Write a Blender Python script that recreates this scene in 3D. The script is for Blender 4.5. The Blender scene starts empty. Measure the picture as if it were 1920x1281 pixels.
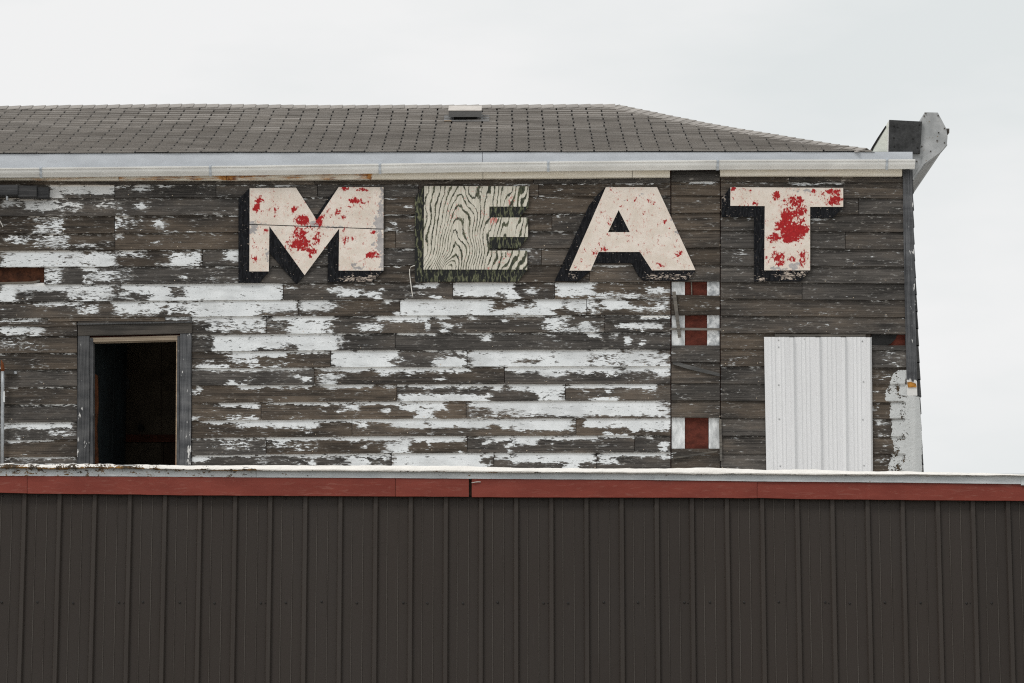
import bpy, bmesh, math, random
import numpy as np
from mathutils import Vector, noise as mnoise
from mathutils.geometry import tessellate_polygon

random.seed(7)
C = bpy.context.scene.collection
SC = bpy.context.scene

# ------------------------------------------------------------------ camera
FPX, TANP = 5000.0, 1.0 / 6.0
PITCH = math.atan(TANP)
CAM = Vector((0, 0, 1.6))
cam = bpy.data.cameras.new("camera")
cam.sensor_width = 36.0
cam.lens = 36.0 * FPX / 1920.0
cam.clip_end = 3000
cam_o = bpy.data.objects.new("camera", cam)
C.objects.link(cam_o)
cam_o.location = CAM
cam_o.rotation_euler = (math.pi / 2 + PITCH, 0, 0)
SC.camera = cam_o

# ------------------------------------------------------------------ sky, sun, exposure
SUN_EL, SUN_AZ = math.radians(50), math.radians(-42)     # azimuth measured from behind the camera, towards its left
world = bpy.data.worlds.new("World")
SC.world = world
world.use_nodes = True
wt = world.node_tree
for n in list(wt.nodes):
    wt.nodes.remove(n)
w_out = wt.nodes.new("ShaderNodeOutputWorld")
w_bg = wt.nodes.new("ShaderNodeBackground")
w_sky = wt.nodes.new("ShaderNodeTexSky")
w_sky.sky_type = 'NISHITA'
w_sky.sun_disc = False
w_sky.sun_elevation = SUN_EL
w_sky.sun_rotation = math.pi - SUN_AZ
w_sky.dust_density = 3.0
w_hs = wt.nodes.new("ShaderNodeHueSaturation")
w_hs.inputs["Saturation"].default_value = 0.25
w_co = wt.nodes.new("ShaderNodeTexCoord")
w_map = wt.nodes.new("ShaderNodeMapping")
w_map.inputs["Scale"].default_value = (3.0, 3.0, 9.0)
w_map.inputs["Location"].default_value = (2.7, 1.11, 1.5)
w_no = wt.nodes.new("ShaderNodeTexNoise")
w_no.inputs["Scale"].default_value = 1.6
w_no.inputs["Detail"].default_value = 5
w_rp = wt.nodes.new("ShaderNodeValToRGB")
w_rp.color_ramp.elements[0].position = 0.35
w_rp.color_ramp.elements[0].color = (7.75, 8.1, 8.13, 1)
w_rp.color_ramp.elements[1].position = 0.62
w_rp.color_ramp.elements[1].color = (9.15, 9.18, 9.17, 1)
w_mx = wt.nodes.new("ShaderNodeMix")
w_mx.data_type = 'RGBA'
w_mx.inputs[0].default_value = 0.93          # how closed the cloud layer is
wt.links.new(w_co.outputs["Generated"], w_map.inputs[0])
wt.links.new(w_map.outputs[0], w_no.inputs["Vector"])
wt.links.new(w_no.outputs[0], w_rp.inputs[0])
wt.links.new(w_sky.outputs[0], w_hs.inputs["Color"])
wt.links.new(w_hs.outputs[0], w_mx.inputs[6])
wt.links.new(w_rp.outputs[0], w_mx.inputs[7])
wt.links.new(w_mx.outputs[2], w_bg.inputs[0])
w_bg.inputs[1].default_value = 0.1
wt.links.new(w_bg.outputs[0], w_out.inputs[0])

sun = bpy.data.lights.new("sun", 'SUN')
sun.energy = 1.3
sun.angle = math.radians(16)
sun.color = (1.0, 0.965, 0.92)
sun_o = bpy.data.objects.new("sun", sun)
C.objects.link(sun_o)
_sd = Vector((math.sin(SUN_AZ) * math.cos(SUN_EL), -math.cos(SUN_AZ) * math.cos(SUN_EL), math.sin(SUN_EL)))
sun_o.rotation_euler = _sd.to_track_quat('Z', 'Y').to_euler()
sun_o.location = (-10, -10, 30)

SC.view_settings.view_transform = 'Standard'
SC.view_settings.look = 'None'
SC.view_settings.exposure = 0.0
SC.view_settings.gamma = 1.0
SC.view_settings.use_curve_mapping = False
SC.render.engine = 'CYCLES'
SC.cycles.use_denoising = False
SC.cycles.filter_width = 1.15

# ------------------------------------------------------------------ survey: photograph bearings to places
DW, DF = 24.5, 17.5       # distance of the old building's wall and of the shed's wall
CP, SP = math.cos(PITCH), math.sin(PITCH)

def P(px, py, D):
    xc, yc = (px - 960.0) / FPX, (640.5 - py) / FPX
    d = Vector((xc, CP - yc * SP, SP + yc * CP))
    return CAM + d * (D / d.y)

def W(px, py, out=0.0):
    return P(px, py, DW - out)

def proj(v):
    r = v - CAM
    f = r.y * CP + r.z * SP
    u = -r.y * SP + r.z * CP
    return 960 + FPX * r.x / f, 640.5 - FPX * u / f

def lerp(a, b, t):
    return a + (b - a) * t

def pl(pts, x):
    """piecewise linear"""
    if x <= pts[0][0]:
        (x0, y0), (x1, y1) = pts[0], pts[1]
    elif x >= pts[-1][0]:
        (x0, y0), (x1, y1) = pts[-2], pts[-1]
    else:
        for (x0, y0), (x1, y1) in zip(pts, pts[1:]):
            if x0 <= x <= x1:
                break
    return y0 + (y1 - y0) * (x - x0) / (x1 - x0)

def nz(x, y, z=0.0):
    return mnoise.noise(Vector((x, y, z)))

# ------------------------------------------------------------------ material helper
class Mat:
    def __init__(self, name):
        self.m = bpy.data.materials.new(name)
        self.m.use_nodes = True
        self.t = self.m.node_tree
        self.b = self.t.nodes["Principled BSDF"]
        self._c = None

    def n(self, kind, **props):
        nd = self.t.nodes.new("ShaderNode" + kind)
        for k, v in props.items():
            setattr(nd, k, v)
        return nd

    def put(self, sock, v):
        if isinstance(v, bpy.types.NodeSocket):
            self.t.links.new(v, sock)
        elif isinstance(v, (tuple, list)):
            sock.default_value = tuple(v) + (1.0,) if (len(v) == 3 and sock.type == 'RGBA') else tuple(v)
        else:
            sock.default_value = v

    def co(self):
        if self._c is None:
            self._c = self.n("TexCoord").outputs["Object"]
        return self._c

    def rand(self):
        return self.n("ObjectInfo").outputs["Random"]

    def shift(self, vec, amount=37.0):
        r = self.math('MULTIPLY', self.rand(), amount)
        cx = self.n("CombineXYZ")
        for i in range(3):
            self.put(cx.inputs[i], r)
        v = self.n("VectorMath", operation='ADD')
        self.put(v.inputs[0], vec)
        self.put(v.inputs[1], cx.outputs[0])
        return v.outputs[0]

    def scale(self, vec, s):
        v = self.n("VectorMath", operation='MULTIPLY')
        self.put(v.inputs[0], vec)
        v.inputs[1].default_value = s
        return v.outputs[0]

    def noise(self, s, detail=4, rough=0.55, per_object=False, dist=0.0, vec=None):
        v = vec if vec is not None else self.co()
        v = self.scale(v, s if isinstance(s, tuple) else (s, s, s))
        if per_object:
            v = self.shift(v)
        nd = self.n("TexNoise")
        nd.inputs["Scale"].default_value = 1.0
        nd.inputs["Detail"].default_value = detail
        nd.inputs["Roughness"].default_value = rough
        nd.inputs["Distortion"].default_value = dist
        self.put(nd.inputs["Vector"], v)
        return nd.outputs[0]

    def math(self, op, a, b=0.0, c=0.0, clamp=False):
        nd = self.n("Math", operation=op, use_clamp=clamp)
        self.put(nd.inputs[0], a)
        self.put(nd.inputs[1], b)
        if op in ('MULTIPLY_ADD',):
            self.put(nd.inputs[2], c)
        return nd.outputs[0]

    def ramp(self, f, lo, hi, a=0.0, b=1.0):
        nd = self.n("MapRange", interpolation_type='SMOOTHSTEP')
        self.put(nd.inputs[0], f)
        self.put(nd.inputs[1], lo)
        self.put(nd.inputs[2], hi)
        self.put(nd.inputs[3], a)
        self.put(nd.inputs[4], b)
        return nd.outputs[0]

    def mix(self, f, a, b, blend='MIX'):
        nd = self.n("Mix", data_type='RGBA', blend_type=blend)
        self.put(nd.inputs[0], f)
        self.put(nd.inputs[6], a)
        self.put(nd.inputs[7], b)
        return nd.outputs[2]

    def attr(self, name):
        return self.n("Attribute", attribute_name=name).outputs["Fac"]

    def bump(self, h, dist=0.002, strength=1.0):
        nd = self.n("Bump")
        nd.inputs["Distance"].default_value = dist
        nd.inputs["Strength"].default_value = strength
        self.put(nd.inputs["Height"], h)
        self.put(self.b.inputs["Normal"], nd.outputs[0])

    def fin(self, col, rough=0.7, metal=0.0, spec=0.35):
        self.put(self.b.inputs["Base Color"], col)
        self.put(self.b.inputs["Roughness"], rough)
        self.put(self.b.inputs["Metallic"], metal)
        self.b.inputs["Specular IOR Level"].default_value = spec
        return self.m


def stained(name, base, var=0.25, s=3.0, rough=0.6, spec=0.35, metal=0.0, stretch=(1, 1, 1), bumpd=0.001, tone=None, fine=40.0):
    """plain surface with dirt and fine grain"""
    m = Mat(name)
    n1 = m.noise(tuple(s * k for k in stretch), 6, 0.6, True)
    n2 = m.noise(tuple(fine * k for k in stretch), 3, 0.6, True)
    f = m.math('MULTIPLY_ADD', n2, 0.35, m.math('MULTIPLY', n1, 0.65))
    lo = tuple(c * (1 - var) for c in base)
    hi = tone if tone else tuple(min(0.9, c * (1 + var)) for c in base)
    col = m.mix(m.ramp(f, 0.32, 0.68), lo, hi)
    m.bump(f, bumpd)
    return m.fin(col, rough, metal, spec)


def wood_nodes(m, dark, light, brown, grain=(1.3, 30, 75), per=True):
    g1 = m.noise(grain, 5, 0.65, per)
    g2 = m.noise(tuple(k * 3.1 for k in grain), 3, 0.6, per)
    big = m.noise((2.2, 4, 9), 4, 0.55, per)
    f = m.math('MULTIPLY_ADD', g2, 0.35, m.math('MULTIPLY', g1, 0.65))
    f = m.math('MULTIPLY_ADD', m.math('SUBTRACT', big, 0.5), 0.55, f)
    col = m.mix(m.ramp(f, 0.28, 0.74), dark, light)
    tint = m.math('MULTIPLY', m.ramp(m.math('MULTIPLY_ADD', m.rand(), 0.5, m.math('MULTIPLY', big, 0.7)), 0.35, 0.85), 0.85)
    col = m.mix(tint, col, m.mix(1.0, col, brown, 'MULTIPLY'))
    val = m.math('MULTIPLY_ADD', m.math('FRACT', m.math('MULTIPLY', m.rand(), 7.13)), 0.45, 0.80)
    hs = m.n("HueSaturation")
    m.put(hs.inputs["Value"], val)
    m.put(hs.inputs["Color"], col)
    return hs.outputs[0], f


def mat_siding():
    m = Mat("weathered_siding")
    wood, gf = wood_nodes(m, (0.0150, 0.0134, 0.0122), (0.102, 0.0935, 0.086), (1.16, 0.97, 0.77))
    cov = m.attr("paint")
    n1 = m.noise((8, 20, 34), 6, 0.66, True)
    n2 = m.noise((22, 60, 88), 5, 0.66, True)
    n = m.math('MULTIPLY_ADD', n2, 0.55, m.math('MULTIPLY', n1, 0.45))
    nn = m.math('MULTIPLY_ADD', m.math('SUBTRACT', n, 0.5), 4.1, 0.5)
    d = m.math('SUBTRACT', cov, nn)
    hard = m.ramp(d, -0.035, 0.035)
    soft = m.math('MULTIPLY', m.ramp(d, -0.30, 0.16), 0.85)
    where = m.ramp(m.noise((2.4, 5, 7), 4, 0.6, True), 0.50, 0.62)
    mask = m.math('ADD', m.math('MULTIPLY', hard, m.math('SUBTRACT', 1.0, where)), m.math('MULTIPLY', soft, where))
    resid = m.ramp(d, -0.42, 0.02)
    resid = m.math('MULTIPLY', resid, m.ramp(m.noise((15, 30, 60), 4, 0.6, True), 0.42, 0.66))
    pn = m.noise((5, 5, 5), 5, 0.6)
    pf = m.noise((60, 60, 140), 3, 0.6)
    paint = m.mix(m.ramp(pn, 0.3, 0.72), (0.60, 0.625, 0.64), (0.71, 0.735, 0.75))
    paint = m.mix(m.ramp(pf, 0.60, 0.74, 0, 0.45), paint, (0.45, 0.43, 0.40))
    # cream undercoat shows where the film is old, near the board tops
    paint = m.mix(m.math('MULTIPLY', m.attr("cream"), 0.75), paint, (0.74, 0.64, 0.52))
    col = m.mix(m.math('MULTIPLY', resid, 0.68), wood, (0.34, 0.322, 0.295))
    col = m.mix(mask, col, paint)
    h = m.math('MULTIPLY_ADD', mask, 0.7, m.math('MULTIPLY', gf, 0.8))
    m.bump(h, 0.0036)
    return m.fin(col, m.mix(mask, (0.85, 0.85, 0.85), (0.55, 0.55, 0.55)), 0, 0.3)


def mat_bare_wood(name, dark, light, brown=(1.1, 0.98, 0.84), grain=(1.3, 30, 75), bump=0.0015):
    m = Mat(name)
    col, f = wood_nodes(m, dark, light, brown, grain)
    m.bump(f, bump)
    return m.fin(col, 0.85, 0, 0.25)


def mat_casing():
    """grey upright door casings with paint remnants"""
    m = Mat("grey_casing_wood")
    col, f = wood_nodes(m, (0.030, 0.0315, 0.035), (0.128, 0.132, 0.14), (1.0, 0.97, 0.92), (75, 30, 1.5))
    n = m.noise((28, 20, 9), 5, 0.65, True)
    cov = m.attr("paint")
    mk = m.ramp(m.math('SUBTRACT', cov, m.math('MULTIPLY_ADD', m.math('SUBTRACT', n, 0.5), 2.6, 0.5)), -0.06, 0.06)
    col = m.mix(mk, col, (0.6, 0.6, 0.59))
    m.bump(f, 0.0015)
    return m.fin(col, 0.8, 0, 0.25)


def mat_letter():
    m = Mat("cream_letter_paint")
    n1 = m.noise((20, 20, 17), 6, 0.7, False, 0.8)
    n2 = m.noise((60, 60, 46), 5, 0.68)
    n = m.math('MULTIPLY_ADD', n2, 0.5, m.math('MULTIPLY', n1, 0.5))
    nn = m.math('MULTIPLY_ADD', m.math('SUBTRACT', n, 0.5), 4.4, 0.5)
    red = m.ramp(m.math('SUBTRACT', m.attr("red"), nn), -0.05, 0.05)
    pe = m.math('MULTIPLY_ADD', m.math('SUBTRACT', m.noise((32, 32, 40), 5, 0.6), 0.5), 2.4, 0.5)
    peel = m.ramp(m.math('SUBTRACT', m.attr("peel"), pe), -0.04, 0.04)
    wear = m.noise((7, 7, 7), 6, 0.65)
    cream = m.mix(m.ramp(wear, 0.3, 0.7), (0.62, 0.55, 0.475), (0.735, 0.67, 0.605))
    speck = m.ramp(m.noise((70, 70, 60), 4, 0.7), 0.665, 0.70)
    cream = m.mix(m.math('MULTIPLY', speck, 0.8), cream, (0.33, 0.28, 0.25))
    blush = m.ramp(m.math('SUBTRACT', m.math('ADD', m.attr("red"), 0.16), nn), -0.2, 0.12)
    cream = m.mix(m.math('MULTIPLY', blush, 0.35), cream, (0.62, 0.33, 0.27))
    grey = m.mix(m.ramp(wear, 0.35, 0.65), (0.30, 0.285, 0.285), (0.42, 0.40, 0.395))
    col = m.mix(red, cream, m.mix(m.ramp(n2, 0.3, 0.7), (0.27, 0.004, 0.006), (0.40, 0.010, 0.012)))
    col = m.mix(peel, col, grey)
    m.bump(m.math('MULTIPLY_ADD', peel, -0.5, n2), 0.0012)
    return m.fin(col, 0.65, 0, 0.3)


def mat_letter_shade():
    m = Mat("black_letter_paint")
    n1 = m.noise((20, 20, 60), 5, 0.65)
    n2 = m.noise((90, 90, 18), 4, 0.6)
    col = m.mix(m.ramp(n2, 0.35, 0.7), (0.0045, 0.0048, 0.006), (0.017, 0.018, 0.021))
    nn = m.math('MULTIPLY_ADD', m.math('SUBTRACT', m.noise((45, 45, 90), 5, 0.65), 0.5), 3.0, 0.5)
    fl = m.ramp(m.math('SUBTRACT', m.attr("peel"), nn), -0.05, 0.05)
    col = m.mix(fl, col, m.mix(m.ramp(n1, 0.4, 0.6), (0.5, 0.43, 0.37), (0.09, 0.075, 0.065)))
    m.bump(n1, 0.001)
    return m.fin(col, 0.7, 0, 0.08)


def mat_plywood():
    """bare rotary cut plywood, the old paint clinging to the early wood rings"""
    m = Mat("ring_grained_plywood")
    ring = m.attr("ring")
    wob = m.math('SUBTRACT', m.noise((42, 42, 16), 4, 0.6), 0.5)
    wob2 = m.math('SUBTRACT', m.noise((140, 140, 60), 3, 0.6), 0.5)
    f = m.math('MULTIPLY_ADD', wob, 0.72, ring)
    f = m.math('MULTIPLY_ADD', wob2, 0.30, f)
    saw = m.math('FRACT', f)
    # line with a hard and a soft side
    wide = m.math('MULTIPLY_ADD', m.attr("green"), 0.42, 0.15)
    wide = m.math('MULTIPLY_ADD', m.math('SUBTRACT', m.noise((18, 18, 10), 4, 0.6), 0.5), 0.9, wide)
    line = m.math('MULTIPLY', m.ramp(saw, 0.0, 0.10), m.math('SUBTRACT', 1.0, m.ramp(saw, wide, m.math('ADD', wide, 0.12))))
    pale = m.mix(m.ramp(m.noise((60, 60, 9), 5, 0.6), 0.3, 0.7), (0.46, 0.44, 0.37), (0.64, 0.61, 0.53))
    olive = m.mix(m.ramp(m.noise((30, 30, 12), 4, 0.6), 0.35, 0.65), (0.032, 0.036, 0.026), (0.092, 0.098, 0.060))
    nn = m.math('MULTIPLY_ADD', m.math('SUBTRACT', m.noise((60, 60, 45), 5, 0.65), 0.5), 3.2, 0.5)
    red = m.ramp(m.math('SUBTRACT', m.attr("red"), nn), -0.06, 0.06)
    pale = m.mix(m.math('MULTIPLY', red, 0.75), pale, (0.47, 0.10, 0.085))
    col = m.mix(line, pale, olive)
    m.bump(line, 0.001)
    return m.fin(col, 0.75, 0, 0.25)


def mat_plywood_shade():
    m = Mat("flaking_black_plywood")
    n1 = m.noise((55, 40, 13), 4, 0.6, False, 0.6)
    mk = m.ramp(n1, 0.50, 0.56)
    col = m.mix(mk, (0.010, 0.011, 0.011), m.mix(m.ramp(m.noise((80, 80, 30), 3), 0.3, 0.7), (0.055, 0.062, 0.033), (0.15, 0.155, 0.092)))
    m.bump(mk, 0.001)
    return m.fin(col, 0.7, 0, 0.25)


def mat_shingle():
    m = Mat("grey_asphalt_shingle")
    g = m.noise((260, 260, 260), 2, 0.7)
    b = m.noise((1.1, 2, 2), 5, 0.6)
    st = m.noise((5, 40, 40), 4, 0.6, True)
    v = m.math('MULTIPLY_ADD', m.rand(), 0.20, 0.88)
    col = m.mix(m.ramp(g, 0.3, 0.7), (0.235, 0.218, 0.20), (0.47, 0.44, 0.41))
    col = m.mix(m.ramp(b, 0.35, 0.7, 0, 0.28), col, (0.19, 0.177, 0.165))
    col = m.mix(m.ramp(st, 0.55, 0.75, 0, 0.35), col, (0.46, 0.43, 0.40))
    hs = m.n("HueSaturation")
    m.put(hs.inputs["Value"], v)
    m.put(hs.inputs["Color"], col)
    m.bump(g, 0.001)
    return m.fin(hs.outputs[0], 0.95, 0, 0.15)


def mat_frieze():
    m = Mat("cream_frieze_paint")
    n = m.noise((6, 6, 60), 5, 0.65)
    st = m.ramp(m.math('SUBTRACT', m.attr("rust"), m.math('MULTIPLY_ADD', m.math('SUBTRACT', n, 0.5), 2.2, 0.5)), -0.25, 0.35)
    col = m.mix(m.ramp(m.noise((4, 4, 30), 5), 0.3, 0.7), (0.70, 0.64, 0.53), (0.80, 0.75, 0.66))
    col = m.mix(st, col, m.mix(m.ramp(m.noise((20, 20, 20), 4), 0.35, 0.65), (0.56, 0.27, 0.08), (0.20, 0.06, 0.015)))
    return m.fin(col, 0.6, 0, 0.3)


def mat_foam(name="white_roof_coating", base=(0.88, 0.85, 0.80), hole=(0.30, 0.15, 0.035)):
    m = Mat(name)
    n1 = m.noise((14, 14, 14), 5, 0.6)
    n2 = m.noise((70, 70, 70), 4, 0.65)
    col = m.mix(m.ramp(n1, 0.3, 0.7), tuple(c * 0.93 for c in base), base)
    pit = m.ramp(m.math('MULTIPLY_ADD', m.attr("pit"), 0.55, m.math('SUBTRACT', m.math('MULTIPLY_ADD', n2, 0.5, m.math('MULTIPLY', n1, 0.5)), 0.5)), 0.20, 0.24)
    col = m.mix(pit, col, m.mix(m.ramp(n1, 0.4, 0.6), hole, (0.05, 0.035, 0.02)))
    m.bump(m.math('MULTIPLY_ADD', pit, -1.0, n2), 0.006)
    return m.fin(col, 0.75, 0, 0.25)


def mat_brown_metal():
    m = Mat("dark_brown_steel")
    n1 = m.noise((0.9, 0.9, 0.7), 5, 0.6)
    n2 = m.noise((5, 5, 2.2), 5, 0.65)
    g = m.noise((190, 190, 190), 2, 0.6)
    col = m.mix(m.ramp(n1, 0.3, 0.7), (0.0400, 0.0312, 0.0262), (0.0420, 0.0348, 0.0306))
    col = m.mix(m.ramp(n2, 0.35, 0.75, 0, 0.35), col, (0.044, 0.0365, 0.0310))
    col = m.mix(m.ramp(m.noise((60, 60, 3), 4, 0.6), 0.60, 0.76, 0, 0.40), col, (0.066, 0.059, 0.052))
    col = m.mix(m.ramp(g, 0.3, 0.7, 0, 0.25), col, (0.025, 0.022, 0.020))
    glint = m.math('MULTIPLY', m.attr("crest"), m.ramp(m.noise((40, 40, 1.6), 4, 0.6), 0.25, 0.62))
    col = m.mix(m.math('MULTIPLY', glint, 0.9), col, (0.088, 0.078, 0.069))      # highlight along the rib crests, painted into the colour
    hs = m.n("HueSaturation")
    m.put(hs.inputs["Value"], m.math('MULTIPLY_ADD', m.rand(), 0.14, 0.93))
    m.put(hs.inputs["Color"], col)
    m.bump(g, 0.0003)
    return m.fin(hs.outputs[0], m.ramp(n2, 0.3, 0.7, 0.45, 0.60), 0, 0.22)


def mat_red_fascia():
    m = Mat("red_fascia_paint")
    n1 = m.noise((3, 3, 9), 5, 0.6, True)
    sc = m.noise((9, 9, 60), 5, 0.7, True, 1.2)
    col = m.mix(m.ramp(n1, 0.3, 0.72), (0.185, 0.033, 0.021), (0.235, 0.046, 0.030))
    col = m.mix(m.ramp(sc, 0.53, 0.68, 0, 0.42), col, (0.30, 0.125, 0.095))
    return m.fin(col, 0.55, 0, 0.3)


def mat_galv(name, base, spots=0.15):
    m = Mat(name)
    n1 = m.noise((3.5, 3.5, 9), 5, 0.62)
    n2 = m.noise((40, 40, 40), 4, 0.6)
    col = m.mix(m.ramp(n1, 0.3, 0.7), tuple(c * 0.9 for c in base), tuple(min(.86, c * 1.06) for c in base))
    col = m.mix(m.ramp(n2, 0.62, 0.72, 0, spots), col, (0.12, 0.11, 0.10))
    m.bump(n1, 0.004, 0.5)
    return m.fin(col, 0.5, 0, 0.4)


def mat_worn_edge():
    m = Mat("worn_white_flashing")
    n1 = m.noise((4, 4, 14), 6, 0.65)
    n2 = m.noise((30, 30, 60), 5, 0.65)
    col = m.mix(m.ramp(n1, 0.32, 0.68), (0.50, 0.535, 0.555), (0.66, 0.69, 0.705))
    chip = m.ramp(m.math('ADD', m.math('MULTIPLY', m.attr("pit"), 0.13), n2), 0.67, 0.72)
    col = m.mix(chip, col, m.mix(m.ramp(n1, 0.4, 0.6), (0.05, 0.042, 0.035), (0.22, 0.13, 0.05)))
    m.bump(n2, 0.003)
    return m.fin(col, 0.6, 0, 0.3)


def mat_cornice():
    m = Mat("grey_cornice_paint")
    n1 = m.noise((5, 5, 5), 6, 0.65)
    n2 = m.noise((22, 22, 30), 5, 0.7)
    col = m.mix(m.ramp(n1, 0.3, 0.7), (0.27, 0.28, 0.285), (0.42, 0.43, 0.435))
    col = m.mix(m.ramp(n2, 0.62, 0.68, 0, 0.8), col, (0.16, 0.11, 0.06))
    return m.fin(col, 0.6, 0, 0.3)


M = dict(
    siding=mat_siding(),
    bare=mat_bare_wood("bare_dark_timber", (0.03, 0.029, 0.028), (0.12, 0.116, 0.113)),
    corner=mat_bare_wood("grey_corner_timber", (0.026, 0.027, 0.029), (0.10, 0.103, 0.107), (1.0, 0.97, 0.93), (60, 30, 1.6)),
    block=mat_bare_wood("dark_block_timber", (0.014, 0.0145, 0.016), (0.062, 0.063, 0.066), (1.0, 0.97, 0.93)),
    casing=mat_casing(),
    tanwood=mat_bare_wood("tan_jamb_timber", (0.22, 0.17, 0.12), (0.50, 0.42, 0.33)),
    letter=mat_letter(), shade=mat_letter_shade(), ply=mat_plywood(), plyshade=mat_plywood_shade(),
    shingle=mat_shingle(), frieze=mat_frieze(), foam=mat_foam(),
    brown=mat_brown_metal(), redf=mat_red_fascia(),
    fascia=mat_galv("blue_grey_fascia_metal", (0.53, 0.56, 0.60), 0.08),
    gutter=mat_galv("white_gutter_metal", (0.72, 0.72, 0.70), 0.10),
    bracket=mat_galv("gutter_strap_metal", (0.46, 0.50, 0.54), 0.1),
    sheet=stained("white_sheet_metal", (0.66, 0.667, 0.68), 0.05, 2.5, 0.42, 0.4, stretch=(4, 4, .3), bumpd=0.0001),
    worn=mat_worn_edge(), cornice=mat_cornice(),
    felt=stained("charcoal_felt_board", (0.045, 0.046, 0.047), 0.4, 8, 0.9, 0.2),
    pale=stained("pale_flashing_paint", (0.66, 0.68, 0.62), 0.12, 5, 0.6),
    rustboard=stained("rusty_old_board", (0.045, 0.017, 0.009), 0.5, 12, 0.9, 0.2, tone=(0.085, 0.032, 0.016)),
    sheath=stained("rust_red_sheathing", (0.088, 0.022, 0.014), 0.4, 9, 0.85, 0.2, stretch=(1, 1, 2)),
    whitewood=stained("white_painted_casing", (0.50, 0.52, 0.53), 0.2, 13, 0.6, tone=(0.78, 0.80, 0.81), stretch=(1, 1, .45)),
    greywood=stained("grey_primed_casing", (0.42, 0.45, 0.48), 0.5, 16, 0.6, tone=(0.75, 0.77, 0.78)),
    lath=mat_bare_wood("loose_lath_timber", (0.05, 0.05, 0.05), (0.16, 0.158, 0.152)),
    tar=stained("black_tar_paper", (0.012, 0.012, 0.012), 0.4, 14, 0.8, 0.3, bumpd=0.01),
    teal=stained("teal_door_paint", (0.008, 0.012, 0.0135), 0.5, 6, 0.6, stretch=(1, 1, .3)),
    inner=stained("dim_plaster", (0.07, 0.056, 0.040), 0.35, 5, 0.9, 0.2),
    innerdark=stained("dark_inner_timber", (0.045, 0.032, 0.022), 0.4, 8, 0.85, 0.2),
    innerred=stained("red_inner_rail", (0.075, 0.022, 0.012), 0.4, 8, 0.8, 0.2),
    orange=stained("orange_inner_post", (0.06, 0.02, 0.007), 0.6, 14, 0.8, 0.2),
    orangefoam=stained("orange_old_foam", (0.33, 0.15, 0.03), 0.4, 40, 0.9, 0.2, bumpd=.006),
    pipe=stained("galvanised_pipe", (0.36, 0.38, 0.40), 0.2, 20, 0.45, 0.5, 0.3),
    rust=stained("rust", (0.17, 0.055, 0.02), 0.5, 30, 0.9, 0.2),
    vent=stained("grey_vent_metal", (0.17, 0.17, 0.17), 0.15, 9, 0.6),
    ventop=stained("pale_vent_metal", (0.56, 0.52, 0.48), 0.12, 9, 0.6),
    wire=stained("pale_wire", (0.62, 0.60, 0.56), 0.15, 40, 0.6),
    nail=stained("pale_nail", (0.62, 0.52, 0.40), 0.3, 90, 0.5),
    screw=stained("dark_screw", (0.022, 0.02, 0.019), 0.2, 60, 0.5),
    screwl=stained("pale_screw", (0.33, 0.335, 0.34), 0.2, 60, 0.5),
    soil=stained("gravel_ground", (0.24, 0.22, 0.19), 0.3, 0.6, 0.95, 0.2, fine=30),
)

# ------------------------------------------------------------------ object helpers
def root_loc(o):
    while o.parent:
        o = o.parent
    return o.location.copy()

def obj(name, verts, faces, mat, parent=None, attrs=None, smooth=False, loc=None, matidx=None):
    """link world space vertices as ONE mesh object under its parent"""
    off = root_loc(parent) if parent else (loc if loc is not None else Vector((0, 0, 0)))
    me = bpy.data.meshes.new(name)
    me.from_pydata([tuple(Vector(v) - off) for v in verts], [], faces)
    for mm in (mat if isinstance(mat, (list, tuple)) else [mat]):
        me.materials.append(mm)
    if matidx is not None:
        me.polygons.foreach_set("material_index", matidx)
    if attrs:
        for k, a in attrs.items():
            at = me.attributes.new(k, 'FLOAT', 'POINT')
            at.data.foreach_set("value", list(a))
    if smooth:
        me.polygons.foreach_set("use_smooth", [True] * len(me.polygons))
    bm = bmesh.new()
    bm.from_mesh(me)
    bmesh.ops.recalc_face_normals(bm, faces=bm.faces)
    bm.to_mesh(me)
    bm.free()
    o = bpy.data.objects.new(name, me)
    C.objects.link(o)
    if parent:
        o.parent = parent
    else:
        o.location = off
    return o

def thing(name, label, cat, loc, group=None):
    o = bpy.data.objects.new(name, None)
    o.empty_display_size = 0.2
    C.objects.link(o)
    o.location = loc
    o["label"], o["category"] = label, cat
    if group:
        o["group"] = group
    return o

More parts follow.
